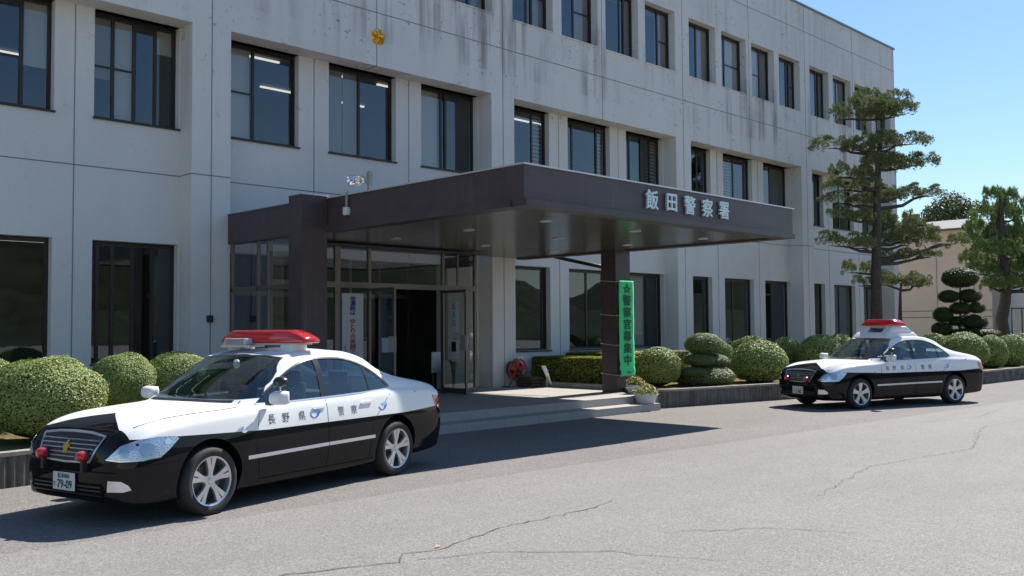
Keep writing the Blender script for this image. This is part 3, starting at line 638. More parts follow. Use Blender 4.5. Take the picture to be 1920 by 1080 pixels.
def pine(name, label, base, trunk, padlist, kind, r0, limb_r=.05, bark='bark', seed=1, group=None):
    """trunk: offsets (dx, dz) from base; padlist: (dx, dy, dz, half width, half height)"""
    rnd = random.Random(seed); t = thing(name, label, 'tree', base, -0.787, group)
    m = MB(); T = [Vector((dx, 0, dz)) for dx, dz in trunk]; H = T[-1].z
    rs = [r0*(1-.78*(p.z/H)) for p in T]; m.tube(T, rs, 12)
    m.tube([T[0]+Vector((0, 0, 0)), T[0]+Vector((0, 0, .25))], [r0*1.35, r0*1.02], 12)
    def on_trunk(z):
        for a, b in zip(T, T[1:]):
            if a.z <= z <= b.z: return a.lerp(b, (z-a.z)/(b.z-a.z))
        return T[-1]
    crown = MB(); rz2 = random.Random(seed+50)
    fill = [(dx*.42, dy*.5, dz-hh*.15-.06, hw*.55, hh*.8) for dx, dy, dz, hw, hh in padlist if abs(dx) > .62 and dz > .4*H]
    padlist = [(a, b, c, d*1.04, e*1.22) for a, b, c, d, e in padlist]+fill
    for i, (dx, dy, dz, hw, hh) in enumerate(padlist):
        c = Vector((dx, dy, dz)); z0 = min(H*.98, dz-hh*.3-rnd.uniform(.05, .25)*(abs(dx)+.2)); s = on_trunk(max(z0, .3)); e = c+Vector((0, 0, -hh*.35))
        mid = s.lerp(e, .5)+Vector((rnd.uniform(-.12, .12), rnd.uniform(-.12, .12), -.06*abs(dx))); q = s.lerp(e, .8)+Vector((0, rnd.uniform(-.1, .1), rnd.uniform(-.08, .05)))
        lr = limb_r*min(1.4, .6+abs(e.x-s.x)*.35); far = e+(e-s).normalized()*hw*.6; far.z = e.z+hh*.05
        m.tube([s, mid, q, e, far], [lr*1.3, lr, lr*.8, lr*.65, lr*.2], 7)
        for k in range(3):
            a = rnd.uniform(0, 6.28); m.tube([q, e+Vector((math.cos(a)*hw*.6, math.sin(a)*hw*.5, .02))], [lr*.45, lr*.12], 5)
        me = pads[kind][i % 3]; vv = [v.co for v in me.vertices]; a = rnd.uniform(0, 6.28); ca, sa = math.cos(a), math.sin(a); hd = max(hw*.75, min(hw, .6))
        # two overlapping lobes make the pad outline uneven
        nl = max(1, int(round(hw/.62)))
        for li in range(nl+1):
            ox = 0 if nl+1 == 1 else (-1+2*li/nl)*hw*.55; sc = hw*(.62 if nl > 1 else .72)*rnd.uniform(.85, 1.1)
            o = len(crown.v); crown.v += [(c.x+ox+(v.x*ca-v.y*sa)*sc, c.y+(v.x*sa+v.y*ca)*hd*.8+rnd.uniform(-.0, .0), c.z-hh*.35+rnd.uniform(-.0, .0)+v.z*max(hh, .24)*1.45+(.0 if li % 2 else .06)) for v in vv]
            fs = [tuple(q_+o for q_ in p.vertices) for p in me.polygons]; crown.f += fs; crown.mi += [0]*len(fs); crown.sm += [False]*len(fs)
    m.build('trunk', bark, t, smooth=True); crown.build('crown', 'needle' if kind == 'dark' else 'needle_light', t)
    return t

pine('pine_tree', 'tall cloud pruned pine with layered needle pads in front of the building corner', (18.5, -3.0, .3), [(0, 0), (.01, .93), (.03, 2.36), (.05, 3.44), (.1, 4.88), (.15, 6.14), (.23, 7.23), (.38, 8.23), (.31, 8.96)],
 [(.57,.55,9.33,.88,.26),(-.55,.41,8.68,.77,.33),(.65,-.13,8.66,.9,.29),(-.03,-.39,8.78,.75,.36),(-.93,.02,7.57,.87,.29),(.94,-.15,7.65,.86,.29),(.27,.45,7.83,.55,.22),(.85,-.31,6.9,1.11,.32),(.25,-.04,7.04,.54,.25),(-.69,.13,6.63,.69,.33),(-.61,.65,6.25,.74,.26),(-.85,.01,5.68,.83,.23),(-.34,-.35,6.19,.45,.21),(.94,.41,5.93,.66,.29),(1.76,.19,5.94,.62,.25),(-.97,-.4,5.11,.67,.25),(1.02,.66,5.04,.66,.37),(.33,.77,5.24,.48,.26),(1.31,.5,4.56,.95,.4),(2.5,.64,4.35,.88,.27),(-1.13,-.3,4.23,.85,.3),(1.69,.37,3.82,.64,.15),(-.4,.64,3.39,.55,.27),(-.27,.29,2.88,.36,.18)], 'dark', .235)
pine('pine_tree', 'low pine with a single crown just right of the tall pine trunk', (20.2, -3.2, .3), [(-.11, 0), (-.11, .91), (-.09, 1.83), (-.07, 2.57), (-.02, 2.94)], [(-.11,-.21,2.97,.88,.31),(.55,.04,2.9,.41,.19),(-.58,-.1,2.94,.41,.18)], 'dark', .13, seed=3)
pine('pine_tree', 'bright green shaggy pine with drooping branches at the right picture edge', (30.5, -3.3, .3), [(-.08, 0), (-.08, .76), (-.19, 1.66), (-.01, 2.45), (.09, 3.47), (-.06, 4.6), (-.06, 6.19), (-.1, 6.99)],
 [(-.01,.2,6.86,.62,.46),(-.22,.39,6.2,.8,.46),(.62,.47,6.2,.69,.6),(-.36,.71,5.54,.81,.44),(.46,.38,5.32,.78,.55),(-.78,.68,5.08,.55,.41),(-.63,-.75,4.54,.93,.44),(.54,-.06,4.55,.59,.5),(-1.08,.71,4.25,.41,.37),(-.83,.24,3.76,.55,.36),(.48,.64,3.85,.78,.46),(-.42,-.62,3.17,.62,.31),(.6,-.05,3.24,.5,.41),(-.76,-.41,3.12,.4,.27),(1.12,.07,5.05,.68,.68),(1.23,.12,3.92,.68,.54),(1.5,-.3,3.2,.6,.4)], 'light', .30, .06, seed=5)
# cloud pruned topiary far right
tt = thing('cloud_topiary', 'dark cloud pruned topiary with many small round pads before the beige wall', 'topiary', (25.5, -3.6, .3), -.787)
cl = leaf_shell('foliage_pad', 2600, .07, 'leaf_dark', 9, top_only=-.95, core=.92); m = MB(); m.tube([(-.40, 0, 0), (-.41, 0, .84), (-.36, 0, 3.2)], [.07, .055, .03], 8)
for (x, y, z, rw, rh) in [(-.29,.15,3.28,.62,.33),(-.74,.16,2.56,.33,.21),(-.02,-.01,2.57,.37,.23),(-.43,-.12,2.1,.39,.2),(.12,-.25,2.11,.28,.18),(-1.02,.08,1.86,.35,.25),(.12,-.01,1.57,.45,.25),(-1.05,.13,1.31,.37,.23),(.06,-.06,1.14,.82,.18),(-.49,.14,1.61,.27,.16)]:
    o = mesh_obj('foliage_pad', cl, tt); o.location = (x, y, z); o.scale = (rw*1.18, rw*1.05, rh*1.2); o.rotation_euler = (0, 0, x*5)
    m.tube([(-.40, 0, max(.4, z-.35)), (x, y, z-rh*.3)], [.03, .015], 6)
m.build('trunk', 'bark', tt)
# broadleaf trees behind the beige building
def leafy(name, label, base, H, crowns, seed, mat='leaf_far', n=1200, s=.11, group=None):
    rnd = random.Random(seed); t = thing(name, label, 'tree', base, -.787, group); m = MB(); vs = []; fs = []; tr = MB()
    tr.tube([(0, 0, 0), (.1, 0, H*.5), (0, 0, H*.8)], [.22, .16, .08], 8)
    for (x, y, z, r) in crowns:
        tr.tube([(0, 0, H*.45), (x*.6, y*.6, z-r*.7), (x, y, z)], [.10, .06, .02], 6)
        for i in range(n):
            d = Vector((rnd.gauss(0, 1), rnd.gauss(0, 1), rnd.gauss(0, 1))).normalized()*r*rnd.uniform(.55, 1.08); d.z *= .8
            p = Vector((x, y, z))+d; q = (d.normalized()+Vector((rnd.gauss(0, .6), rnd.gauss(0, .6), rnd.gauss(0, .6)+.3))).normalized(); a = q.cross(Vector((rnd.uniform(-1, 1), rnd.uniform(-1, 1), rnd.uniform(-1, 1)))).normalized(); b = q.cross(a); w = s*rnd.uniform(.6, 1.3); k = len(vs)
            vs += [p-a*w, p-b*w*.6, p+a*w, p+b*w*.6]; fs.append((k, k+1, k+2, k+3))
    m.add(vs, fs); tr.build('trunk', 'bark_grey', t); m.build('crown', mat, t); return t
leafy('broadleaf_tree', 'dark broadleaf tree rising behind the roof of the beige building', (62, 10.0, 0), 10, [(-.2, 0, 10.9, 1.3), (1.0, .3, 10.3, 1.2), (-1.4, 0, 10.2, 1.1), (.3, -.4, 9.4, 1.3), (-1.9, .2, 9.3, 1.0)], 4)
leafy('broadleaf_tree', 'small pale tree top just above the roof, left of the dark one', (60, 13.0, 0), 8.5, [(0, 0, 9.1, .9), (-1.0, 0, 8.9, .8)], 6)
leafy('broadleaf_tree', 'distant tree showing left of the shaggy pine', (64, 3.4, 0), 9.5, [(0, 0, 9.6, 1.1), (1.0, 0, 10.3, 1.3), (2.2, .2, 9.5, 1.2)], 9)
# ================================================================ patrol cars
def catmull(tab, x, i):
    """smooth interpolation of column i of the table by station parameter x (float index)"""
    n = len(tab); k = min(int(x), n-2); t = x-k
    p = [tab[max(0, min(n-1, k+d))][i] for d in (-1, 0, 1, 2)]
    m1 = (p[2]-p[0])*.5; m2 = (p[3]-p[1])*.5
    if (p[1]-p[0])*(p[2]-p[1]) <= 0 and k > 0: m1 = 0 if abs(p[2]-p[1]) < 1e-9 or abs(p[1]-p[0]) < 1e-9 else m1*.3
    return (2*t**3-3*t**2+1)*p[1]+(t**3-2*t**2+t)*m1+(-2*t**3+3*t**2)*p[2]+(t**3-t**2)*m2
#        x     zb   zs    zt    w    ws   wr   zr
ROWS = [(2.372,.42,.50, .545, .30, .28, .22, .54), (2.362,.31,.56, .625, .48, .465, .38, .615), (2.340,.255,.60, .685, .61, .59, .48, .675), (2.300,.225,.64,.74, .695, .67, .54, .728),
        (2.245,.205,.675,.79, .75, .72, .575, .777), (2.165,.19,.705,.825,.80, .765, .60, .81), (2.03,.18,.755,.866,.838,.80, .62, .85), (1.80,.17,.815,.912,.865,.825, .64, .895),
        (1.425,.17,.865,.958,.882,.842, .66, .942), (1.15,.17,.888,.985,.888,.848, .68, .97), (1.00,.17,.895,1.00,.890,.850, .695,.985), (.90,.17,.90,1.04,.890,.850,.69, 1.005), (.62,.17,.905,1.185,.890,.850,.665,1.135),
        (.36,.17,.912,1.305,.890,.850,.635,1.25), (.14,.17,.915,1.392,.890,.850,.605,1.335), (-.06,.17,.92,1.440,.890,.850,.588,1.392), (-.40,.17,.925,1.468,.890,.850,.580,1.425), (-.85,.17,.93,1.462,.890,.850,.576,1.418),
        (-1.12,.17,.937,1.440,.888,.850,.580,1.394), (-1.40,.18,.943,1.372,.886,.848,.600,1.328), (-1.66,.19,.95,1.256,.884,.845,.625, 1.212), (-1.86,.20,.957,1.166,.880,.840,.660,1.138), (-1.98,.205,.962,1.132,.876,.835,.68,1.108),
        (-2.15,.215,.962,1.100,.865,.822,.695, 1.078), (-2.32,.23,.955,1.072,.842,.80,.69,1.050), (-2.41,.25,.93,1.035,.812,.77,.67,1.012), (-2.455,.28,.83,.93,.74,.70,.61,.90), (-2.475,.32,.72,.80,.68,.64,.56,.775), (-2.482,.42,.58,.63,.5,.47,.4,.62)]
def _pl(x, T):
    for (a, b), (c, d) in zip(T, T[1:]):
        if c <= x <= a: return d+(b-d)*(x-c)/(a-c)
    return x
FX = [(1.15, 1.15), (.95, .97), (.14, .30), (-.40, -.13), (-1.12, -.82), (-1.665, -1.36), (-1.86, -1.62), (-2.15, -2.11), (-2.3, -2.3)]
fx = lambda x: _pl(x, FX)
fz = lambda z: z+.032+max(0, z-.97)*.14 if z > .9 else z+.032*max(0, (z-.7)/.2)
def fh(x): return .055*max(0, min(1, (x-1.0)/1.0))            # lifts the nose
def fw(x): return .045*max(0, min(1, (.70-x)/.6, (x+1.7)/.5))
def ft(x): return -.035*max(0, min(1, (-1.9-x)/.4))
ROWS = [(fx(x), zb, fz(zs)+(fh(x)+ft(x))*(.8 if zs > .6 else 0), fz(zt)+fh(x)*min(1, zt/.8)+ft(x), w, ws, wr+fw(x), fz(zr)+fh(x)*min(1, zr/.8)+ft(x)) for (x, zb, zs, zt, w, ws, wr, zr) in ROWS]
def section(r):
    x, zb, zs, zt, w, ws, wr, zr = r; g = max(0.0, min(1.0, (zr-zs-.07)/.25))
    h = zs-zb; zm = zb+h*.50
    pts = [(0, zb), (.62*w, zb), (.90*w, zb+.012), (.955*w, zb+.16*h), (.992*w, zb+.34*h), (w, zm), (.998*w, zb+.66*h), (.978*w, zb+.86*h), (ws, zs)]
    hz = zr-zs; dw = ws-wr
    if g > 0.02:
        a = [(ws-.022, zs+.05*min(1, hz/.3)), (ws-.10*dw-.02, zs+.22*hz), (ws-.36*dw-.005, zs+.52*hz), (ws-.66*dw, zs+.79*hz), (wr+.045, zr-.06*g-.01)]
        b = [(ws-.2*dw, zs+.2*hz+.01), (ws-.42*dw, zs+.46*hz+.006), (ws-.62*dw, zs+.66*hz+.005), (ws-.8*dw, zs+.83*hz+.003), (wr+.1*dw, zr-.012)]
        pts += [(p[0]*g+q[0]*(1-g), p[1]*g+q[1]*(1-g)) for p, q in zip(a, b)]
    else:
        pts += [(ws-.2*dw, zs+.25*hz+.01), (ws-.42*dw, zs+.5*hz+.008), (ws-.62*dw, zs+.70*hz+.005), (ws-.8*dw, zs+.86*hz+.003), (wr+.1*dw, zr-.004)]
    cz = zt-zr
    pts += [(wr*.96, zr+cz*.18+.006*g), (wr*.80, zr+cz*.48), (wr*.5, zr+cz*.80), (wr*.22, zt-cz*.03), (0, zt)]
    return pts
def dense(pts, sub=3):
    out = []; n = len(pts)
    for k in range(n-1):
        P = [pts[max(0, k-1)], pts[k], pts[k+1], pts[min(n-1, k+2)]]
        for s in range(sub):
            t = s/sub
            if k in (0, 1): out.append(tuple(P[1][c]+(P[2][c]-P[1][c])*t for c in (0, 1)))
            else: out.append(tuple(.5*((2*P[1][c])+(-P[0][c]+P[2][c])*t+(2*P[0][c]-5*P[1][c]+4*P[2][c]-P[3][c])*t*t+(-P[0][c]+3*P[1][c]-3*P[2][c]+P[3][c])*t**3) for c in (0, 1)))
    out.append(pts[-1]); return out
def loft(rows, sub_s=3, sub_p=3, off=0.0):
    st = []
    N = (len(rows)-1)*sub_s
    for i in range(N+1):
        t = i/sub_s; r = [catmull(rows, t, c) for c in range(8)]; st.append((r[0], dense(section(r), sub_p)))
    vs = []; fs = []
    for x, half in st:
        full = half+[(-y, z) for y, z in half[-2:0:-1]]
        vs += [(x, y, z) for y, z in full]
    n = len(full)
    for i in range(len(st)-1):
        for k in range(n): fs.append((i*n+k, (i+1)*n+k, (i+1)*n+(k+1) % n, i*n+(k+1) % n))
    for e, rev in ((0, 0), (len(st)-1, 1)):
        c = len(vs); xs = [vs[e*n+k] for k in range(n)]; vs.append((st[e][0]+(.002 if e == 0 else -.002), 0, sum(p[2] for p in xs)/n))
        for k in range(n): fs.append((c, e*n+k, e*n+(k+1) % n) if not rev else (c, e*n+(k+1) % n, e*n+k))
    return vs, fs
OV, OF = loft(ROWS)
def raw_mesh(name, vs, fs):
    me = bpy.data.meshes.new(name); me.from_pydata(vs, [], fs); me.update()
    bm = bmesh.new(); bm.from_mesh(me); bmesh.ops.recalc_face_normals(bm, faces=bm.faces); bm.to_mesh(me); bm.free(); return me
outer = raw_mesh('outer', OV, OF)
bmo = bmesh.new(); bmo.from_mesh(outer); bmesh.ops.triangulate(bmo, faces=bmo.faces); OBV = BVHTree.FromBMesh(bmo); bmo.free()
inner_rows = [(x, .30, zs, zt-.04, w-.07, ws-.045, wr-.03, zr-.045) for (x, zb, zs, zt, w, ws, wr, zr) in ROWS if -1.9 < x < .85]
inner_rows = [(.86, .30, .88, .93, .81, .80, .68, .92)]+inner_rows+[(-1.75+0*1, .30, .9, 1.05, .80, .79, .6, 1.02)] if False else inner_rows
def boolean(me, cutters):
    base = bpy.data.objects.new('b', me); COL.objects.link(base); tmp = []
    for c in cutters:
        o = bpy.data.objects.new('c', c); COL.objects.link(o); tmp.append(o); md = base.modifiers.new('x', 'BOOLEAN'); md.operation = 'DIFFERENCE'; md.solver = 'EXACT'; md.object = o
    bpy.context.view_layer.update()
    r = bpy.data.meshes.new_from_object(base.evaluated_get(bpy.context.evaluated_depsgraph_get()))
    for o in tmp+[base]: bpy.data.objects.remove(o)
    return r
def prism_mesh(poly, axis, a, b):
    """poly in the plane across the axis; axis 'y': (x,z), axis 'x': (y,z)"""
    f = (lambda p, t: (p[0], t, p[1])) if axis == 'y' else (lambda p, t: (t, p[0], p[1]))
    n = len(poly); vs = [f(p, a) for p in poly]+[f(p, b) for p in poly]
    return raw_mesh('prism', vs, [tuple(range(n)), tuple(range(n, 2*n))]+[(i, (i+1) % n, n+(i+1) % n, n+i) for i in range(n)])
def cyl_mesh(x, z, r, y0, y1, n=40):
    return prism_mesh([(x+r*math.cos(2*math.pi*i/n), z+r*math.sin(2*math.pi*i/n)) for i in range(n)], 'y', y0, y1)
def smooth_poly(P, sub=6):
    out = []; n = len(P)
    for k in range(n):
        a, b, c, d = [Vector(P[(k+j) % n]) for j in (-1, 0, 1, 2)]
        for s in range(sub):
            t = s/sub; out.append(tuple(.5*((2*b)+(c-a)*t+(2*a-5*b+4*c-d)*t*t+(3*b-a-3*c+d)*t**3)))
    return out
# side window outline (x, z), windshield and rear glass outlines (y, z)
DLO = [(.74, .985), (.60, 1.055), (.42, 1.135), (.20, 1.225), (.0, 1.292), (-.20, 1.338), (-.45, 1.365), (-.75, 1.368), (-.98, 1.352), (-1.20, 1.302), (-1.40, 1.222), (-1.56, 1.135), (-1.665, 1.058), (-1.66, 1.032), (-1.58, 1.018), (-1.1, 1.002), (-.45, .990), (.3, .982)]
WS = [(-.745, 1.035), (-.50, 1.015), (0, 1.005), (.50, 1.015), (.745, 1.035), (.70, 1.13), (.635, 1.26), (.585, 1.345), (.565, 1.388), (.3, 1.408), (0, 1.414), (-.3, 1.408), (-.565, 1.388), (-.585, 1.345), (-.635, 1.26), (-.70, 1.13)]
RG = [(-.60, 1.115), (0, 1.125), (.60, 1.115), (.545, 1.30), (.51, 1.365), (0, 1.392), (-.51, 1.365), (-.545, 1.30)]
DLO = [(fx(x), fz(z)) for x, z in DLO]; WS = [(y*(1.07 if z > 1.2 else 1.04), fz(z)) for y, z in WS]; RG = [(y, fz(z)) for y, z in RG]
WHX = (1.425, -1.425)
simple('car_seat', (.06, .06, .062), .85); simple('dash', (.03, .03, .032), .6); simple('tyre', (.022, .022, .022), .75); simple('arch_black', (.006, .006, .006), .9, spec=.1)
simple('alloy', (.62, .62, .64), .28, .85); simple('brake', (.12, .12, .12), .5, .7)
simple('lamp_ring', (.20, .22, .27), .2, .7); simple('lamp_bowl', (.33, .36, .42), .08, .95, .6, 1.0); simple('lamp_glass_dark', (.035, .04, .05), .08, 0, .8, 1.0); simple('reflector', (.72, .75, .82), .10, .95); simple('beam_silver', (.42, .47, .56), .16, .55, .6, 1.0)
simple('plate_white', (.60, .66, .62), .5); simple('plate_ink', (.015, .05, .03), .5); simple('side_strip', (.66, .66, .70), .3, .6); simple('text_black', (.012, .012, .015), .4)
simple('logo_blue', (.03, .12, .50), .35); simple('logo_light', (.30, .52, .85), .35); simple('tail_red', (.45, .012, .015), .12, 0, .6, .8)
simple('speaker_grey', (.52, .53, .55), .45); simple('bezel', (.025, .025, .03), .3)
t = NT('beam_facets'); vv = t.voro(22, vec=t.map((1, 1, 2.2)), out='Color'); t.base((.60, .64, .72)); t.set(.12, .75, .6, 1.0); t.bump(t.mix(.5, vv, t.voro(55)), .35, .012); MAT['beam_facets'] = t.m
t = NT('red_lens'); t.base((.62, .008, .012)); t.set(.10, 0, .6, .8); t.b.inputs['Transmission Weight'].default_value = .25; t.b.inputs['Emission Color'].default_value = (.5, .0, .0, 1); MAT['red_lens'] = t.m
# two-tone paint: white above the waist, black below, with a black wedge on the nose
t = NT('patrol_paint'); x, y, z = t.sep(); ay = t.math('ABSOLUTE', y)
line = t.math('ADD', .755, t.math('MULTIPLY', t.math('MAXIMUM', t.math('SUBTRACT', -1.6, x), 0.0), .045)); line = t.math('ADD', line, t.math('MULTIPLY', t.math('MINIMUM', t.math('MAXIMUM', t.math('SUBTRACT', x, .7), 0.0), 1.1), .035))
wh = t.math('GREATER_THAN', z, line)
wedge = t.math('GREATER_THAN', x, t.math('ADD', 1.85, t.math('MULTIPLY', t.math('POWER', ay, .9), .62)))
side_cap = t.math('LESS_THAN', ay, .80)
wh = t.math('MULTIPLY', wh, t.math('SUBTRACT', 1.0, t.math('MULTIPLY', wedge, side_cap)))
wh = t.math('MULTIPLY', wh, t.math('LESS_THAN', x, 2.205))
t.base(t.mix(wh, (.008, .008, .010), (.80, .80, .79))); t.set(.6, 0, .0, .55, .02); MAT['patrol_paint'] = t.m
# ---- shell with openings
inner = raw_mesh('inner', *loft(inner_rows))
cut = [inner, prism_mesh(DLO, 'y', -1.2, 1.2), prism_mesh(WS, 'x', .12, 1.2), prism_mesh(RG, 'x', -2.05, -.85)]
for wx in WHX:
    for s in (1, -1): cut.append(cyl_mesh(wx, .355, .382, s*.56, s*1.2))
shell = boolean(outer.copy(), cut)
def finish_shell(me):
    for p in me.polygons:
        c = p.center; mi = 0
        for wx in WHX:
            d = math.hypot(c.x-wx, c.z-.355)
            if d < .3835 and abs(c.y) < .875 and abs(c.y) > .5:
                h = OBV.find_nearest(c)
                if h[3] > .004: mi = 1
        if mi == 0:
            h = OBV.find_nearest(c)
            if h[3] > .006: mi = 1
            elif c.z < .23: mi = 1
        p.material_index = mi; p.use_smooth = mi == 0
    me.materials.clear(); me.materials.append(MAT['patrol_paint']); me.materials.append(MAT['arch_black'])
    # smooth normals taken from the uncut body so that cuts leave no shading marks
    o2 = outer; o2.update(); vn = [v.normal.copy() for v in o2.vertices]
    bm = bmesh.new(); bm.from_mesh(o2); bmesh.ops.triangulate(bm, faces=bm.faces); bm.faces.ensure_lookup_table(); tri = [[v.index for v in f.verts] for f in bm.faces]; co = [v.co.copy() for v in bm.verts]
    tree = BVHTree.FromBMesh(bm); bm.free()
    from mathutils.geometry import barycentric_transform
    cache = {}; ln = []
    for p in me.polygons:
        for li in p.loop_indices:
            vi = me.loops[li].vertex_index
            if p.material_index == 1: ln.append(tuple(p.normal)); continue
            if vi not in cache:
                loc, nrm, fi, dist = tree.find_nearest(me.vertices[vi].co)
                a, b, c = tri[fi]; nn = barycentric_transform(loc, co[a], co[b], co[c], vn[a], vn[b], vn[c])
                cache[vi] = nn.normalized() if nn.length > 1e-6 else nrm
            n_ = cache[vi]
            ln.append(tuple(n_) if n_.dot(p.normal) > .3 else tuple(p.normal))
    me.normals_split_custom_set(ln)
    return me
shell = finish_shell(shell); shell.name = 'body'
# ---- patches that hug the body surface
def patch(poly, dirn, out, thick=0.0, step=.04, origin=2.6, plane=None, res=True):
    """poly: 2-D outline seen along direction dirn ('L' left side (x,z), 'R' right side, 'F' front (y,z), 'B' rear (y,z), 'T' top (x,y), or a vector with s-z coordinates)"""
    bm = bmesh.new()
    if dirn in ('L', 'R'): sgn = 1 if dirn == 'L' else -1; D = Vector((0, -sgn, 0)); P = [Vector((a, 0, b)) for a, b in poly]; axes = (Vector((1,0,0)), Vector((0,0,1)))
    elif dirn in ('F', 'B'): sgn = 1 if dirn == 'F' else -1; D = Vector((-sgn, 0, 0)); P = [Vector((0, a, b)) for a, b in poly]; axes = (Vector((0,1,0)), Vector((0,0,1)))
    elif dirn == 'T': D = Vector((0, 0, -1)); P = [Vector((a, b, 0)) for a, b in poly]; axes = (Vector((1,0,0)), Vector((0,1,0)))
    else:
        D = -Vector(dirn).normalized(); S = Vector((0, 0, 1)).cross(-D).normalized(); P = [S*a+Vector((0, 0, b)) for a, b in poly]; axes = (S, Vector((0,0,1)))
    if isinstance(poly, bpy.types.Mesh): pass
    vs = [bm.verts.new(p) for p in P]; bm.faces.new(vs)
    if res:
        for ax in axes:
            vals = [p.dot(ax) for p in P]; a, b = min(vals), max(vals); k = int((b-a)/step)
            for i in range(1, k+1):
                bmesh.ops.bisect_plane(bm, geom=bm.verts[:]+bm.edges[:]+bm.faces[:], plane_co=ax*(a+(b-a)*i/(k+1)), plane_no=ax)
    return project(bm, D, out, thick)
def project(bm, D, out, thick=0.0):
    nrm = {}
    for v in bm.verts:
        loc, n, i, d = OBV.ray_cast(v.co-D*2.8, D)
        if loc is None:
            loc, n, i, d = OBV.find_nearest(v.co-D*1.0)
        if n.dot(D) > 0: n = -n
        v.co = loc+n*out; nrm[v] = n.copy()
    if thick:
        es = [e for e in bm.edges if e.is_boundary]; r = bmesh.ops.extrude_edge_only(bm, edges=es)
        nv = [g for g in r['geom'] if isinstance(g, bmesh.types.BMVert)]
        for v in nv:
            loc, n, i, d = OBV.find_nearest(v.co)
            v.co = loc-n*.004 if (v.co-loc).dot(n) >= 0 else loc+n*.004
    bmesh.ops.recalc_face_normals(bm, faces=bm.faces)
    c = Vector((0, 0, .7)); me = bpy.data.meshes.new('patch')
    f0 = max(bm.faces, key=lambda f: f.calc_area())
    if f0.normal.dot(D) > 0: bmesh.ops.reverse_faces(bm, faces=bm.faces)
    for f in bm.faces: f.smooth = True
    bm.to_mesh(me); bm.free(); me.set_sharp_from_angle(angle=math.radians(45)); return me
def put(name, me, mat, parent):
    me.materials.clear(); me.materials.append(MAT[mat]); me.name = name; return mesh_obj(name, me, parent)
def strip(pts, w, dirn, out=.0015, thick=0):
    P = [Vector(p) for p in pts]; a = []; b = []
    for i, p in enumerate(P):
        d = (P[min(i+1, len(P)-1)]-P[max(i-1, 0)]).normalized(); n = Vector((-d.y, d.x))*w/2; a.append(p+n); b.append(p-n)
    bm = bmesh.new()
    if dirn in 'LR': D = Vector((0, -1 if dirn == 'L' else 1, 0)); f = lambda p: Vector((p.x, 0, p.y))
    elif dirn in 'FB': D = Vector((-1 if dirn == 'F' else 1, 0, 0)); f = lambda p: Vector((0, p.x, p.y))
    else: D = Vector((0, 0, -1)); f = lambda p: Vector((p.x, p.y, 0))
    va = [bm.verts.new(f(p)) for p in a]; vb = [bm.verts.new(f(p)) for p in b]
    for i in range(len(P)-1): bm.faces.new((va[i], va[i+1], vb[i+1], vb[i]))
    return project(bm, D, out, thick)
def line_pts(a, b, step=.05):
    a, b = Vector(a), Vector(b); n = max(1, int((b-a).length/step)); return [tuple(a.lerp(b, i/n)) for i in range(n+1)]
def join(name, meshes, mat, parent):
    bm = bmesh.new()
    for me in meshes: bm.from_mesh(me); bpy.data.meshes.remove(me)
    me = bpy.data.meshes.new(name); bm.to_mesh(me); bm.free(); return put(name, me, mat, parent)
def text_patch(s, size, cx, cz, dirn, out=.002, sx=1.0, bold=.0, shear=0):
    me = text_mesh(s, size, 0, bold); bm = bmesh.new(); bm.from_mesh(me); bpy.data.meshes.remove(me)
    if dirn == 'L': D = Vector((0, -1, 0)); f = lambda c: Vector((cx-c.x*sx, 0, cz+c.y))       # reads front to rear on the left side
    elif dirn == 'R': D = Vector((0, 1, 0)); f = lambda c: Vector((cx+c.x*sx, 0, cz+c.y))
    for v in bm.verts: v.co = f(v.co)
    for k in range(-6, 7):
        for no, co in ((Vector((1, 0, 0)), Vector((cx+k*.02, 0, 0))), (Vector((0, 0, 1)), Vector((0, 0, cz+k*.02)))):
            bmesh.ops.bisect_plane(bm, geom=bm.verts[:]+bm.edges[:]+bm.faces[:], plane_co=co, plane_no=no)
    return project(bm, D, out)
def ellipse(cx, cz, a, b, n=20, t0=0, t1=2*math.pi, rot=0):
    o = []
    for i in range(n):
        t = t0+(t1-t0)*i/n; x, y = a*math.cos(t), b*math.sin(t); o.append((cx+x*math.cos(rot)-y*math.sin(rot), cz+x*math.sin(rot)+y*math.cos(rot)))
    return o
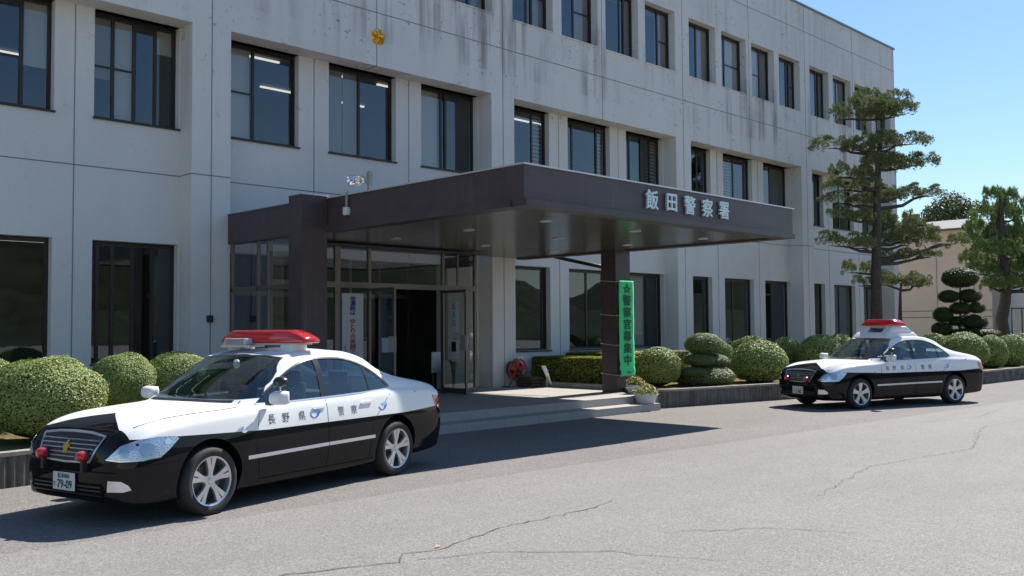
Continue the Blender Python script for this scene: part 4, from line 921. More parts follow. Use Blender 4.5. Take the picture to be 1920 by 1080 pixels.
def make_wheel(parent, x, y, side, style):
    w = bpy.data.objects.new('wheel', None); COL.objects.link(w); w.parent = parent; w.location = (x, y, .33)
    m = MB(); prof = [(.232, -.09), (.245, -.105), (.285, -.112), (.312, -.10), (.327, -.075), (.330, -.03), (.330, .03), (.327, .075), (.312, .10), (.285, .112), (.245, .105), (.232, .09)]
    m.lathe(prof, 56, 'y'); m.build('tyre', 'tyre', w, smooth=math.radians(50))
    m = MB(); o = side
    m.lathe([(.232, -.09*o), (.215, -.08*o), (.21, .05*o), (.222, .098*o), (.238, .106*o), (.236, .09*o)], 56, 'y')
    ns = 5
    for k in range(ns):
        a0 = 2*math.pi*k/ns+math.pi/2
        for da in ((-.17, .17) if style == 1 else (-.11, .11)):
            st = len(m.v); r0, r1 = .035, .226; q = []
            for (r, wd, yo, off) in ((.04, .020, .075, .25), (.11, .017, .085, .75), (.17, .020, .088, 1.0), (.226, .026, .092, 1.05)) if style == 1 else ((.04, .026, .07, .3), (.11, .022, .082, .9), (.17, .026, .085, 1.0), (.226, .034, .09, 1.0)):
                aa = a0+da*off*(.9 if r > .1 else 1.6); c, s_ = math.cos(aa), math.sin(aa); tx, tz = -s_, c
                for (u, v) in ((-1.35, -.02), (-1.05, .004), (1.05, .004), (1.35, -.02)): q.append((r*c+tx*wd*u, (yo+v)*o, r*s_+tz*wd*u))
            fs = []
            for j in range(3):
                for e in range(3): fs.append((j*4+e, j*4+e+1, (j+1)*4+e+1, (j+1)*4+e))
            m.add(q, fs)
    m.lathe([(.001, .092*o), (.028, .09*o), (.034, .08*o), (.06, .076*o), (.068, .062*o), (.07, .03*o)], 28, 'y'); m.build('rim', 'alloy', w, smooth=math.radians(45))
    m = MB(); m.lathe([(.001, .02*o), (.165, .02*o), (.165, .0), (.001, .0)], 32, 'y'); m.lathe([(.21, -.02*o), (.001, -.02*o)], 24, 'y'); m.build('brake_disc', 'brake', w, smooth=math.radians(40))
    return w
def swoosh(cx, cz, s, dirn):
    """blue bird-like emblem: a blue swoosh with a white oval"""
    f = -1 if dirn == 'L' else 1; P = lambda pts: [(cx+f*a*s, cz+b*s) for a, b in pts]
    a = patch(P([(-1.0, .10), (-.85, -.28), (-.45, -.55), (.1, -.58), (.6, -.35), (.85, .0), (1.05, .38), (.7, .30), (.35, .42), (.0, .30), (.25, .15), (.45, .0), (.25, -.28), (-.15, -.36), (-.6, -.2)]), dirn, .0022, step=.06)
    b = patch(P([(-.35, .32), (-.1, .55), (.15, .45), (.4, .62), (.75, .5), (1.05, .40), (.75, .18), (.3, .02), (-.05, .12)]), dirn, .0027, step=.06)
    return a, b
def make_car(name, label, loc, rz, scale, style, plate_small, plate_big):
    car = thing(name, label, 'police car', loc, rz, 'black and white patrol cars'); car.scale = (scale,)*3
    body = mesh_obj('body', shell, car)
    # glass, set just inside the skin
    for d in 'LR':
        g = put('side_glass', patch([(x*1.0, z) for x, z in [(a+(0.012 if a > -.1 else -.012), b+(.012 if b > 1.12 else -.012)) for a, b in DLO]], d, -.012, step=.07), 'car_glass', car)
        pil = [(-.155, 1.0), (-.155, 1.44), (-.24, 1.44), (-.25, 1.0)]
        put('pillar_trim', patch(pil, d, -.004, step=.06), 'bezel', car)
        put('quarter_bar', patch([(-.985, 1.01), (-.945, 1.345), (-.972, 1.34), (-1.015, 1.01)], d, -.006, step=.06), 'bezel', car)
        put('window_moulding', strip([p for p in DLO[-4:-1][::1]]+[DLO[-1], DLO[0]], .014, d, .004, .004), 'side_strip', car)
        put('window_frame', strip(smooth_poly(DLO, 2)[2:27], .016, d, .0025), 'bezel', car)
    put('windshield', patch([(y*1.012, z+(.012 if z > 1.2 else -.012)) for y, z in WS], 'F', -.010, step=.07), 'car_glass', car)
    put('rear_glass', patch([(y*1.015, z+(.01 if z > 1.2 else -.012)) for y, z in RG], 'B', -.008, step=.07), 'car_glass', car)
    # dark cowl strip and wipers
    put('cowl', strip([(.99-.02*(y/.72)**2-.055*(y/.72)**4, y) for y in [-.70+.1*i for i in range(15)]], .045, 'T', .003), 'bezel', car)
    # headlights
    v = (1, 1, 0)
    for s, nm in ((1, 'L'), (-1, 'R')):
        vv = (1.0, s*.85, 0)
        # seen along vv: s-axis points to the car's left for s=1
        k = 1
        A = [(-.285, .590), (-.05, .583), (.30, .600), (.40, .640), (.42, .700), (.395, .742), (.20, .748), (.02, .735), (-.16, .680)] if s == 1 else None
        base_s = [(a*1.0, b) for a, b in A] if A else None
        if s == 1: poly = [(a-1.15+0, b) for a, b in base_s]; HL = poly
        HLp = None
    hl = None
    for s in (1, -1):
        D = Vector((1.0, s*.9, 0)).normalized(); S = Vector((0, 0, 1)).cross(D).normalized()
        def at(x, y, z): return ((Vector((x, s*y, 0)).dot(S)), z)
        pts = [at(2.315, .52, .618), at(2.24, .64, .603), at(2.10, .765, .603), at(1.985, .83, .615), at(1.91, .855, .68), at(1.81, .865, .775), at(1.845, .848, .802), at(1.97, .785, .808), at(2.10, .705, .790), at(2.22, .61, .740)]
        lens = patch(pts, tuple(D), .004, .004, step=.05); h = put('headlight', lens, 'beam_facets', car)
        # dark bezel shapes and round reflectors inside
        for (x, y, z, r, mt, o) in ((2.205, .645, .680, .046, 'lamp_bowl', .0065), (2.06, .76, .695, .062, 'lamp_bowl', .0065), (1.905, .835, .755, .026, 'reflector', .006)):
            c = at(x, y, z); put('reflector', patch(ellipse(c[0], c[1], r, r, 22), tuple(D), o, step=.05), mt, h)
        put('lamp_trim', join_strips([at(2.31, .52, .620), at(2.24, .64, .606), at(2.10, .765, .607), at(1.985, .83, .62)], .008, D), 'chrome', h)
        # front fog lamp in the bumper
        pts = [at(2.31, .54, .335), at(2.21, .65, .335), at(2.16, .69, .352), at(2.18, .675, .395), at(2.23, .64, .43), at(2.31, .55, .435)]
        put('fog_lamp', patch(pts, tuple(D), .006, .006, step=.05), 'reflector', car)
    # grille: dark field, bars, chrome surround, gold badge
    gt, gb = .815, .590
    GR = [(-.455, gt), (-.24, gt+.022), (0, gt+.028), (.24, gt+.022), (.455, gt), (.41, .69), (.345, gb), (0, gb-.012), (-.345, gb), (-.41, .69)]
    gr = put('grille', patch(GR, 'F', .003, step=.05), 'bezel', car)
    bars = [strip(line_pts((-.44+.10*(1-t), gb+.02+t*(gt-gb-.02)), (.44-.10*(1-t), gb+.02+t*(gt-gb-.02)), .06), .010, 'F', .012, .004) for t in (.08, .26, .44, .62, .80)]
    join('grille_bar', bars, 'beam_silver', gr)
    put('grille_surround', strip(GR+[GR[0]], .018, 'F', .010, .005), 'side_strip', gr)
    put('badge', patch([((.040+.008*math.cos(5*t_))*math.sin(t_), .70+(.050+.010*math.cos(5*t_))*math.cos(t_)) for t_ in [2*math.pi*i_/40 for i_ in range(40)]], 'F', .026, .012, step=.3), 'gold', car)
    # lower intake, bumper seam, number plate
    lo = put('lower_intake', patch([(-.52, .40), (.52, .40), (.56, .33), (.50, .265), (-.50, .265), (-.56, .33)], 'F', .003, step=.06), 'arch_black', car)
    join('intake_bar', [strip(line_pts((-.5, z), (.5, z), .08), .012, 'F', .008, .004) for z in (.295, .335, .37)], 'bezel', lo)
    put('bumper_crease', strip(line_pts((-.66, .505), (.66, .505), .06), .010, 'F', .003), 'arch_black', car)
    m = MB(); m.box(2.385, 2.395, -.165, .165, .315, .48); pl = m.build('number_plate', 'plate_white', car); bevel(pl, .004, 1)
    if plate_small: text_obj('lettering', plate_small, .052, 'plate_ink', (2.3965, 0, .448), (0, 1, 0), (0, 0, 1), pl, ext=.0008, bold=.001)
    text_obj('lettering', plate_big, .105, 'plate_ink', (2.3965, .018 if plate_small else .03, .372), (0, 1, 0), (0, 0, 1), pl, ext=.0008, bold=.003, sx=.92)
    if plate_small: text_obj('lettering', 'さ', .045, 'plate_ink', (2.3965, -.138, .372), (0, 1, 0), (0, 0, 1), pl, ext=.0008, bold=.001)
    # red auxiliary lamps on the nose
    for y in (-.30, .30):
        m = MB(); m.lathe([(.001, .075), (.03, .066), (.046, .04), (.05, .0), (.046, -.04), (.03, -.06), (.001, -.065)], 22, 'x', (2.405, y, .645)); a = m.build('nose_lamp', 'red_lens', car, smooth=True)
        m = MB(); m.lathe([(.052, .012), (.056, .0), (.05, -.05), (.02, -.075), (.001, -.075)], 22, 'x', (2.385, y, .645)); m.box(2.34, 2.42, y-.018, y+.018, .50, .605); m.build('bracket', 'black_plastic', a, smooth=math.radians(40))
    # side: door seams, handles, moulding, letters, emblems, indicator, mirror
    for d, s in (('L', 1), ('R', -1)):
        seams = [strip(line_pts((.80, .30), (.86, .60))+line_pts((.865, .66), (.80, .93)), .006, d), strip(line_pts((-.20, .25), (-.20, 1.0)), .006, d), strip(line_pts((-.93, .27), (-.95, .62))+line_pts((-1.02, .74), (-1.24, .93))+[(-1.33, 1.0)], .006, d),
                 strip(line_pts((.80, .265), (-1.02, .265), .1), .008, d), strip(line_pts((2.14, .55), (1.83, .575)), .006, d)]
        [put('door_seam', q, 'arch_black', body) for q in seams]
        put('side_moulding', strip(line_pts((.98, .500), (-.195, .515), .08), .034, d, .012, .006), 'side_strip', car)
        put('side_moulding', strip(line_pts((-.205, .515), (-.99, .520), .08), .034, d, .012, .006), 'side_strip', car)
        for x in (-.06, -.86): 
            h = put('door_handle', patch([(x-.10, .913), (x+.085, .908), (x+.10, .92), (x+.085, .934), (x-.09, .936), (x-.105, .925)], d, .016, .012, step=.05), 'white_paint', car)
        put('side_indicator', patch(ellipse(1.02, .765, .035, .014, 14), d, .006, .003, step=.1), 'reflector', car)
        lets = [text_patch(ch, .11, x, .855, d, .003, 1.0, .0) for ch, x in zip('長野県' if d == 'L' else '県野長'[::-1], ((.64, .44, .20) if d == 'L' else (-.66, -.42, -.2)))]
        lets += [text_patch(ch, .11, x, .86, d, .003, 1.0, .0) for ch, x in zip('警察', ((-.42, -.64) if d == 'L' else (.3, .54)))]
        join('lettering', lets, 'text_black', car)
        for cx in ((.0, -1.16) if d == 'L' else (0, 1.2)):
            a, b = swoosh(cx, .860, .082, d); e = put('emblem', a, 'logo_blue', car); put('emblem_wing', b, 'logo_light', e); put('emblem_face', patch(ellipse(cx+(.02 if d == 'L' else -.02), .847, .038, .023, 16, rot=.2), d, .003, step=.1), 'white_paint', e)
        put('fuel_door' if d == 'L' else 'rear_badge', patch(ellipse(-1.83, 1.0 if d == 'L' else 1.02, .018, .022, 12), d, .003, step=.1), 'gold', car)
        # mirror
        mm = MB(); mm.cbox((.69, s*1.01, 1.085), (.13, .235, .155)); mi = mm.build('door_mirror', 'white_paint', car)
        for v_ in mi.data.vertices:
            if v_.co.x > .69: v_.co.y = s*1.01+(v_.co.y-s*1.01)*.78; v_.co.z = 1.085+(v_.co.z-1.085)*.72
            if abs(v_.co.y) < 1.0: v_.co.z -= .012
        bevel(mi, .045, 5)
        m2 = MB(); m2.box(.64, .72, s*.845, s*.93, 1.0, 1.045); o_ = m2.build('mirror_foot', 'bezel', mi); bevel(o_, .012)
        m2 = MB(); m2.box(.622, .628, s*.93, s*1.10, 1.025, 1.145); m2.build('mirror_glass', 'mirror_metal', mi)
        # tail lamp round the corner
        put('tail_light', patch([(-2.20, .93), (-2.46, .90), (-2.475, .80), (-2.46, .72), (-2.36, .74), (-2.24, .80)], d, .004, .003, step=.05), 'tail_red', car)
    tl = [(.42, .93), (.70, .90), (.70, .76), (.44, .78)]
    for s in (1, -1): put('tail_light', patch([(a*s, b) for a, b in tl], 'B', .005, .004, step=.06), 'tail_red', car)
    put('rear_seam', strip(line_pts((-.72, .64), (.72, .64), .1), .010, 'B', .002), 'arch_black', body)
    put('hood_seam', strip([(2.12, .625), (2.0, .655), (1.8, .68), (1.6, .70), (1.4, .718), (1.2, .735), (1.0, .745)], .006, 'T', .004), 'arch_black', body); put('hood_seam', strip([(2.12, -.625), (2.0, -.655), (1.8, -.68), (1.6, -.70), (1.4, -.718), (1.2, -.735), (1.0, -.745)], .006, 'T', .004), 'arch_black', body)
    # search mirror with black back above the left door mirror
    m = MB(); m.lathe([(.001, .06), (.045, .05), (.062, .02), (.065, -.02), (.06, -.035), (.001, -.035)], 22, 'x'); m.xform(Matrix.Translation((.66, 1.01, 1.245)) @ Matrix.Diagonal((1, 1.25, .85, 1))); sm_ = m.build('extra_mirror', 'bezel', car, smooth=math.radians(50)); m = MB(); m.tube([(.66, 1.01, 1.15), (.66, 1.01, 1.21)], .010, 8); m.build('stalk', 'chrome', sm_)
    # cabin
    m = MB(); m.box(.66, .95, -.74, .74, .70, .94); m.box(.55, .66, -.70, .70, .72, .90); m.build('dashboard', 'dash', car)
    for x in (.22, -.58):
        for y in (.37, -.37):
            m = MB(); m.box(x-.25, x+.27, y-.25, y+.25, .38, .58); m.add([(x-.24, y-.24, .55), (x-.24, y+.24, .55), (x-.38, y+.22, 1.13), (x-.38, y-.22, 1.13), (x-.14, y-.24, .55), (x-.14, y+.24, .55), (x-.30, y+.20, 1.13), (x-.30, y-.20, 1.13)], [(0,1,2,3),(4,7,6,5),(0,3,7,4),(1,5,6,2),(3,2,6,7)]); m.cbox((x-.345, y, 1.21), (.09, .26, .15)); o = m.build('seat', 'car_seat', car); bevel(o, .03, 2)
    m = MB(); m.lathe([(.17, -.012), (.185, 0), (.17, .012), (.158, 0)], 28, 'x', closed=True); m.box(-.01, .01, -.16, .16, -.02, .02); m.xform(Matrix.Translation((.58, -.37, .95)) @ Matrix.Rotation(math.radians(-22), 4, 'Y')); m.build('steering_wheel', 'dash', car, smooth=math.radians(40))
    m = MB(); m.box(.33, .365, -.12, .12, 1.375, 1.435); o = m.build('inner_mirror', 'dash', car); m = MB(); m.lathe([(.001, .0), (.05, 0), (.05, .012), (.001, .012)], 18, 'x', (.366, .05, 1.405)); m.build('mirror_face', 'white_paint', o)
    m = MB(); m.box(-1.6, .9, -.8, .8, .26, .32); m.build('cabin_floor', 'dash', car); m = MB(); m.box(-1.50, -.98, -.70, .70, .45, 1.01); m.build('parcel_shelf', 'car_seat', car)
    m = MB(); m.box(1.9, -2.1, -.62, .62, .20, .34); m.build('underbody', 'arch_black', car)
    m = MB(); m.tube([(-2.30, .45, .27), (-2.50, .45, .27)], .03, 14); m.build('exhaust', 'chrome', car)
    # wheels
    for x in WHX:
        for s in (1, -1): make_wheel(car, x, s*.775, s, style)
    # roof equipment
    def bar(zc, x0, ys=1.0):
        lb = bpy.data.objects.new('light_bar', None); COL.objects.link(lb); lb.parent = car; lb.location = (x0, 0, zc)
        m = MB(); n = 16; L = .66; vs = []; K = 13
        for i in range(K):
            t = -1+2*i/(K-1); y = L*t; ta = 1-.62*max(0, (abs(t)-.66)/.34)**1.5; dx = -.07*max(0, (abs(t)-.35))**1.4
            y *= ys
            for (a, b) in ((-.15, -.072), (-.158, -.02), (-.14, .058), (-.10, .078), (.10, .078), (.14, .058), (.158, -.02), (.15, -.072)): vs.append((a*(.8+.2*ta)+dx, y, b if b < -.05 else (b+.072)*ta-.072))
        m.add(vs, [(i*8+k, i*8+(k+1) % 8, (i+1)*8+(k+1) % 8, (i+1)*8+k) for i in range(K-1) for k in range(8)]+[tuple(range(8)), tuple((K-1)*8+k for k in range(8))])
        o = m.build('lens', 'red_lens', lb, normals=True); bevel(o, .012, 2, math.radians(25))
        m = MB()
        for yy in (-.32, .0, .32): m.lathe([(.045, -.03), (.05, .03)], 14, 'z', (0, yy, 0))
        m.build('lamp_reflector', 'reflector', lb, smooth=True)
        m = MB(); m.box(-.13, .13, -.58*ys, .58*ys, -.092, -.074); m.build('base_rail', 'speaker_grey', lb)
        return lb
    rz_ = OBV.ray_cast(Vector((-.05, 0, 2)), Vector((0, 0, -1)))[0].z
    if style == 1:
        lb = bar(1.70, -.13)
        for y in (-.42, .42):
            m = MB(); m.box(-.12, .12, y-.10, y+.10, -.185, -.082); o = m.build('bar_foot', 'white_paint', lb); bevel(o, .02)
        m = MB(); m.box(.06, .26, -.42, -.08, -.09, -.015); o = m.build('siren_speaker', 'speaker_grey', lb); bevel(o, .008); 
        for k in range(5):
            m = MB(); zz = -.082+k*.013; m.box(.259, .265, -.40, -.10, zz, zz+.004); m.build('speaker_slat', 'bezel', o)
        m = MB(); m.box(.02, .24, -.50, -.02, -.118, -.094); o2 = m.build('speaker_plate', 'metal_bright', lb); 
        put('roof_pad', patch([(.22, -.42), (.24, .10), (.05, .22), (.0, -.44)], 'T', .004, .003, step=.08), 'grey_plastic', car)
        m = MB(); m.tube([(-.22, .50, 1.52), (-.22, .50, 1.60), (-.235, .50, 2.06)], [.009, .006, .003], 6); m.build('antenna', 'bezel', car)
    else:
        lb = bar(1.855, -.13, .80)
        def frustum(mb, b0, b1, t0, t1, w0, w1, z0, z1, yc=0):
            vs = [(b0, yc-w0, z0), (b0, yc+w0, z0), (b1, yc+w0, z0), (b1, yc-w0, z0), (t0, yc-w1, z1), (t0, yc+w1, z1), (t1, yc+w1, z1), (t1, yc-w1, z1)]
            mb.add(vs, [(0, 3, 2, 1), (4, 5, 6, 7), (0, 1, 5, 4), (1, 2, 6, 5), (2, 3, 7, 6), (3, 0, 4, 7)])
        m = MB(); frustum(m, .44, -.62, .30, -.50, .52, .47, -.35, -.22); o = m.build('bar_pedestal', 'white_paint', lb, normals=True); bevel(o, .03, 3, math.radians(12))
        for yc in (-.34, .34):
            m = MB(); frustum(m, .29, -.49, .13, -.30, .125, .095, -.235, -.088, yc); q = m.build('pedestal_cheek', 'white_paint', o, normals=True); bevel(q, .025, 3, math.radians(12))
        m = MB(); frustum(m, .20, -.40, .10, -.22, .23, .25, -.235, -.13); m.build('display_panel', 'lamp_glass_dark', o, normals=True)
        m = MB(); m.box(-.12, .08, -.30, .30, -.125, -.092); m.build('bar_mount', 'speaker_grey', lb)
    # dashboard papers and parking tag seen through the windshield
    m = MB(); m.box(.72, .87, .42, .58, .945, .95); m.build('dash_paper', 'white_paint', car)
    return car
def join_strips(pts, w, D):
    P = [Vector(p) for p in pts]; S = Vector((0, 0, 1)).cross(D).normalized(); bm = bmesh.new(); a = []; b = []
    Q = []
    for p, q in zip(P, P[1:]): Q += [p.lerp(q, i/3) for i in range(3)]
    Q.append(P[-1])
    for i, p in enumerate(Q):
        d = (Q[min(i+1, len(Q)-1)]-Q[max(i-1, 0)]).normalized(); n = Vector((-d.y, d.x))*w/2; a.append(bm.verts.new(S*(p+n).x+Vector((0, 0, (p+n).y)))); b.append(bm.verts.new(S*(p-n).x+Vector((0, 0, (p-n).y))))
    for i in range(len(Q)-1): bm.faces.new((a[i], a[i+1], b[i+1], b[i]))
    return project(bm, -D, .009)
make_car('police_car', 'nearer black and white patrol car with a flat red light bar and small roof speaker', (-7.13, -7.29, 0), math.pi+.235, .98, 1, '松本800', '79-09')
make_car('police_car', 'farther black and white patrol car, its light bar raised on a white pedestal', (8.245, -7.58, 0), math.pi-.35, .98, 2, '', '1 40')
pc = thing('parked_car', 'pale silver car roof showing over the hedge at the right picture edge', 'car', (44.0, -0.95, 0), math.pi*.55)
simple('silver_paint', (.60, .62, .64), .3, .4, .5, .6)
sb = shell.copy(); sb.materials[0] = MAT['silver_paint']; mesh_obj('body', sb, pc)
for d in 'LR': put('side_glass', patch(DLO, d, -.012, step=.09), 'car_glass', pc)
put('windshield', patch(WS, 'F', -.010, step=.09), 'car_glass', pc); put('rear_glass', patch(RG, 'B', -.008, step=.09), 'car_glass', pc)
for x in WHX:
    for s_ in (1, -1): make_wheel(pc, x, s_*.775, s_, 2)
for me in (outer,): bpy.data.meshes.remove(me)
# ================================================================ neighbouring buildings
nb = thing('annex_building', 'low beige building with a grey roof edge beyond the pines', 'building')
m = MB(); m.box(45, 55, 1.95, 30, 0, 7.35); m.build('wall', 'beige_wall', nb)
m = MB(); m.box(44.985, 45, 1.95, 30, 6.9, 7.25); m.build('fascia', 'cream_wall', nb)
m = MB(); m.box(44.4, 55.6, 1.5, 30.5, 7.36, 7.42); m.add([(44.4,1.5,7.42),(55.6,1.5,7.42),(55.6,30.5,7.42),(44.4,30.5,7.42),(46.4,3.5,8.1),(53.6,3.5,8.1),(53.6,28.5,8.1),(46.4,28.5,8.1)], [(0,1,5,4),(1,2,6,5),(2,3,7,6),(3,0,4,7),(4,5,6,7)]); m.build('roof', 'roof_grey', nb)
m = MB()
for z in (2.25, 2.62): m.box(44.975, 45, 1.95, 30, z-.03, z+.03)
for y in (2.9, 5.0, 8.5, 12, 16): m.box(44.98, 45, y-.02, y+.02, 0, 6.9)
m.build('panel_joint', 'joint', nb)
m = MB(); m.box(45.4, 45.8, 6.2, 6.6, 7.6, 8.55); m.build('vent_pipe', 'frame_dark', nb)
pb = thing('side_wing', 'pale wing with dark windows behind the shaggy pine trunk', 'building')
m = MB(); m.wall(-20, .3, 0, .01, 0, .01, [])
m = MB(); m.box(46.5, 66, -14, 1.9, 2.75, 5.2); m.box(46.5, 66, -14, 1.9, -.1, .55)
ys = [1.9, 1.45, .35, .05, -1.2, -1.5, -2.8, -3.2, -14]
for a, b in ((1.9, 1.45), (.35, .05), (-1.2, -1.5), (-2.8, -14)): m.box(46.5, 47, b, a, .55, 2.75)
m.build('wall', 'pale_wall', pb)
for a, b in ((1.45, .35), (.05, -1.2), (-1.5, -2.8)):
    m = MB(); m.box(46.6, 46.68, b, a, .55, .63); m.box(46.6, 46.68, b, a, 2.67, 2.75); m.box(46.6, 46.68, (a+b)/2-.03, (a+b)/2+.03, .63, 2.67); w = m.build('window', 'frame_dark', pb)
    m = MB(); m.add([(46.64, b, .6), (46.64, a, .6), (46.64, a, 2.7), (46.64, b, 2.7)], [(0, 1, 2, 3)]); m.build('pane', 'glass', w)
m = MB(); m.box(48, 48.1, -3, 1.9, 0, 2.8); m.build('inner_wall', 'room_dark', pb)
# ================================================================ banner on the column
bn = thing('recruitment_banner', 'bright green vertical cloth banner tied to the porch column', 'banner', (4.27, -3.56, 0))
m = MB(); nx, nz = 10, 60; vs = []
for j in range(nz+1):
    z = .66+(2.80-.66)*j/nz
    for i in range(nx+1):
        x = -.26+.54*i/nx; k = max(0, 1-j/12)
        y = -.004*math.sin(j*.35+i*.2)-.004*math.sin(i*1.1)-k*.04*abs(math.sin(i*.9+j*.6))
        vs.append((x+.015*k*math.sin(j*.9)*(1-i/nx), y-.012, z))
fs = [(j*(nx+1)+i, j*(nx+1)+i+1, (j+1)*(nx+1)+i+1, (j+1)*(nx+1)+i) for j in range(nz) for i in range(nx)]
m.add(vs, fs); o = m.build('cloth', 'banner_green', bn, smooth=True); sm = o.modifiers.new('t', 'SOLIDIFY'); sm.thickness = .003
t = text_obj('lettering', '☆警察官募集中', .25, 'ink_green', (.015, -.034, 1.82), (1, 0, 0), (0, 0, 1), bn, ext=.002, bold=.005, vertical=True, pitch=.268, sx=1.15)
text_obj('lettering', '飯田警察署', .045, 'ink_green', (.03, -.066, .745), (1, 0, 0), (0, 0, 1), bn, ext=.001)
for z in (2.78, 2.02, 1.36, .69):
    m = MB(); x0, x1, y0, y1 = -.31, .25, .035, .49; m.tube([(-.26, -.02, z), (x0, y0, z-.01), (x0, y1, z+.03), (x1, y1, z+.03), (x1+.02, y0, z), (.28, -.02, z)], .005, 5); m.build('string', 'string', bn)
# ================================================================ posters and things at the door
ps = thing('slogan_poster', 'tall white poster with blue and red vertical writing inside the left porch pane', 'poster', (-1.12, -.66, 0))
m = MB(); m.box(-.265, .265, -.008, .008, .80, 2.49); m.build('board', 'poster', ps)
text_obj('lettering', '信濃路は', .105, 'ink_blue', (0, -.011, 2.235), (1, 0, 0), (0, 0, 1), ps, ext=.0015, bold=.003, vertical=True, pitch=.098, sx=1.4)
text_obj('lettering', 'ゆとりの笑顔で', .115, 'ink_red', (0, -.011, 1.60), (1, 0, 0), (0, 0, 1), ps, ext=.0015, bold=.003, vertical=True, pitch=.105, sx=1.35)
text_obj('lettering', '飯田警察署', .04, 'ink_black', (-.19, -.011, 1.30), (1, 0, 0), (0, 0, 1), ps, ext=.001, vertical=True, pitch=.045)
# papers stuck to the right hand door leaf (plane of the leaf)
def leaf_point(d, s, z, off): # s metres from the hinge
    a = d.rotation_euler.z; return (d.location.x+math.cos(a)*s-math.sin(a)*off, d.location.y+math.sin(a)*s+math.cos(a)*off, z)
a2 = d2.rotation_euler.z; dr = Vector((math.cos(a2), math.sin(a2), 0))
for (s, w, z0, z1, nm, mt, lab) in ((.48, .24, 1.66, 2.36, 'door_poster', 'poster', 'narrow white sign with dark writing on the right door leaf, above the handle'), (.48, .24, 1.08, 1.50, 'notice', 'poster', 'white notice with a dark square on the right door leaf')):
    c = leaf_point(d2, s, (z0+z1)/2, -.03); m = MB(); m.cbox((0, 0, 0), (w, .006, z1-z0)); o = m.build(nm, mt); o.location = c; o.rotation_euler = (0, 0, a2); tag(o, lab, 'sign')
    if nm == 'door_poster': text_obj('lettering', '出入口', .15, 'ink_black', (0, -.005, .05), (1, 0, 0), (0, 0, 1), o, ext=.001, vertical=True, pitch=.19, sx=.9)
    else:
        m = MB(); m.cbox((0, -.004, .06), (.17, .004, .22)); m.build('picture', 'black_plastic', o)
c = leaf_point(d1, .62, 1.42, -.03); m = MB(); m.cbox((0, 0, 0), (.22, .006, .30)); o = m.build('notice', 'poster'); o.location = c; o.rotation_euler = (0, 0, d1.rotation_euler.z); tag(o, 'small pale notice on the left door leaf beside the handle', 'sign')
# draped stand beside the right door
us = thing('draped_stand', 'knee high stand covered by a pale peach cloth behind the right door leaf', 'stand', (1.93, -.10, .30))
m = MB(); n = 22; prof = []
rings = [(.0, .13), (.2, .135), (.4, .125), (.55, .11), (.66, .07), (.70, .01)]; vs = []
for z, r in rings:
    for i in range(n):
        t = 2*math.pi*i/n; rr = r*(1+.13*math.sin(5*t)*(1-z)); vs.append((rr*math.cos(t), rr*.8*math.sin(t), z+.02))
m.add(vs, [(j*n+i, j*n+(i+1) % n, (j+1)*n+(i+1) % n, (j+1)*n+i) for j in range(len(rings)-1) for i in range(n)]); m.build('cloth', 'beige_cloth', us, smooth=True)
gp = thing('potted_plant', 'small green potted plant inside the right porch pane', 'plant', (2.16, .02, .30)); m = MB(); m.lathe([(.001, 0), (.09, 0), (.12, .5), (.10, .5), (.09, .46), (.001, .46)], 18); m.build('pot', 'black_plastic', gp, smooth=math.radians(40))
rnd = random.Random(2); m = MB()
for i in range(90):
    d = Vector((rnd.gauss(0, 1), rnd.gauss(0, 1), abs(rnd.gauss(0, 1)))).normalized(); p = Vector((0, 0, .5)); q = p+d*rnd.uniform(.1, .22); s_ = d.cross(Vector((0, 0, 1))).normalized()*.02; m.add([p, q-s_, q+d*.05, q+s_], [(0, 1, 2, 3)])
m.build('leaves', 'green_plastic', gp)
# ================================================================ lamps and sensor on the canopy
sc_ = thing('twin_floodlight', 'pair of shiny round floodlights on a bracket above the canopy edge', 'lamp', (-3.0, -3.78, ZC+.02))
m = MB(); m.box(-.03, .03, -.03, .03, 0, .34); m.box(-.035, .035, -.045, .045, .13, .30); m.tube([(0, .0, .16), (0, .22, .14), (0, .26, .20)], .018, 8); m.build('bracket', 'grey_plastic', sc_)
for y, dx, dz in ((.27, -.10, -.03), (.50, -.10, .0)):
    o = MB(); o.lathe([(.001, -.16), (.05, -.155), (.078, -.11), (.085, .0), (.088, .05), (.078, .05), (.05, -.02), (.001, -.03)], 20, 'x'); h = o.build('lamp_head', 'mirror_metal', sc_, smooth=math.radians(40)); h.location = (-.02, y, .24+dz); h.rotation_euler = (0, math.radians(12), math.radians(205 if y < .4 else 160))
m = MB(); m.tube([(0, .26, .20), (0, .50, .22)], .02, 8); m.build('cross_bar', 'mirror_metal', sc_)
sn = thing('wall_sensor', 'grey conduit with a small pale sensor hanging on the brown canopy side', 'sensor', (-3.10, -3.26, 3.74)); m = MB(); m.tube([(0, 0, .10), (0, 0, .36), (.03, 0, .38)], .026, 10); m.build('conduit', 'grey_plastic', sn, smooth=True)
m = MB(); m.box(-.05, .04, -.055, .055, -.02, .12); o = m.build('sensor_head', 'white_paint', sn); bevel(o, .012)
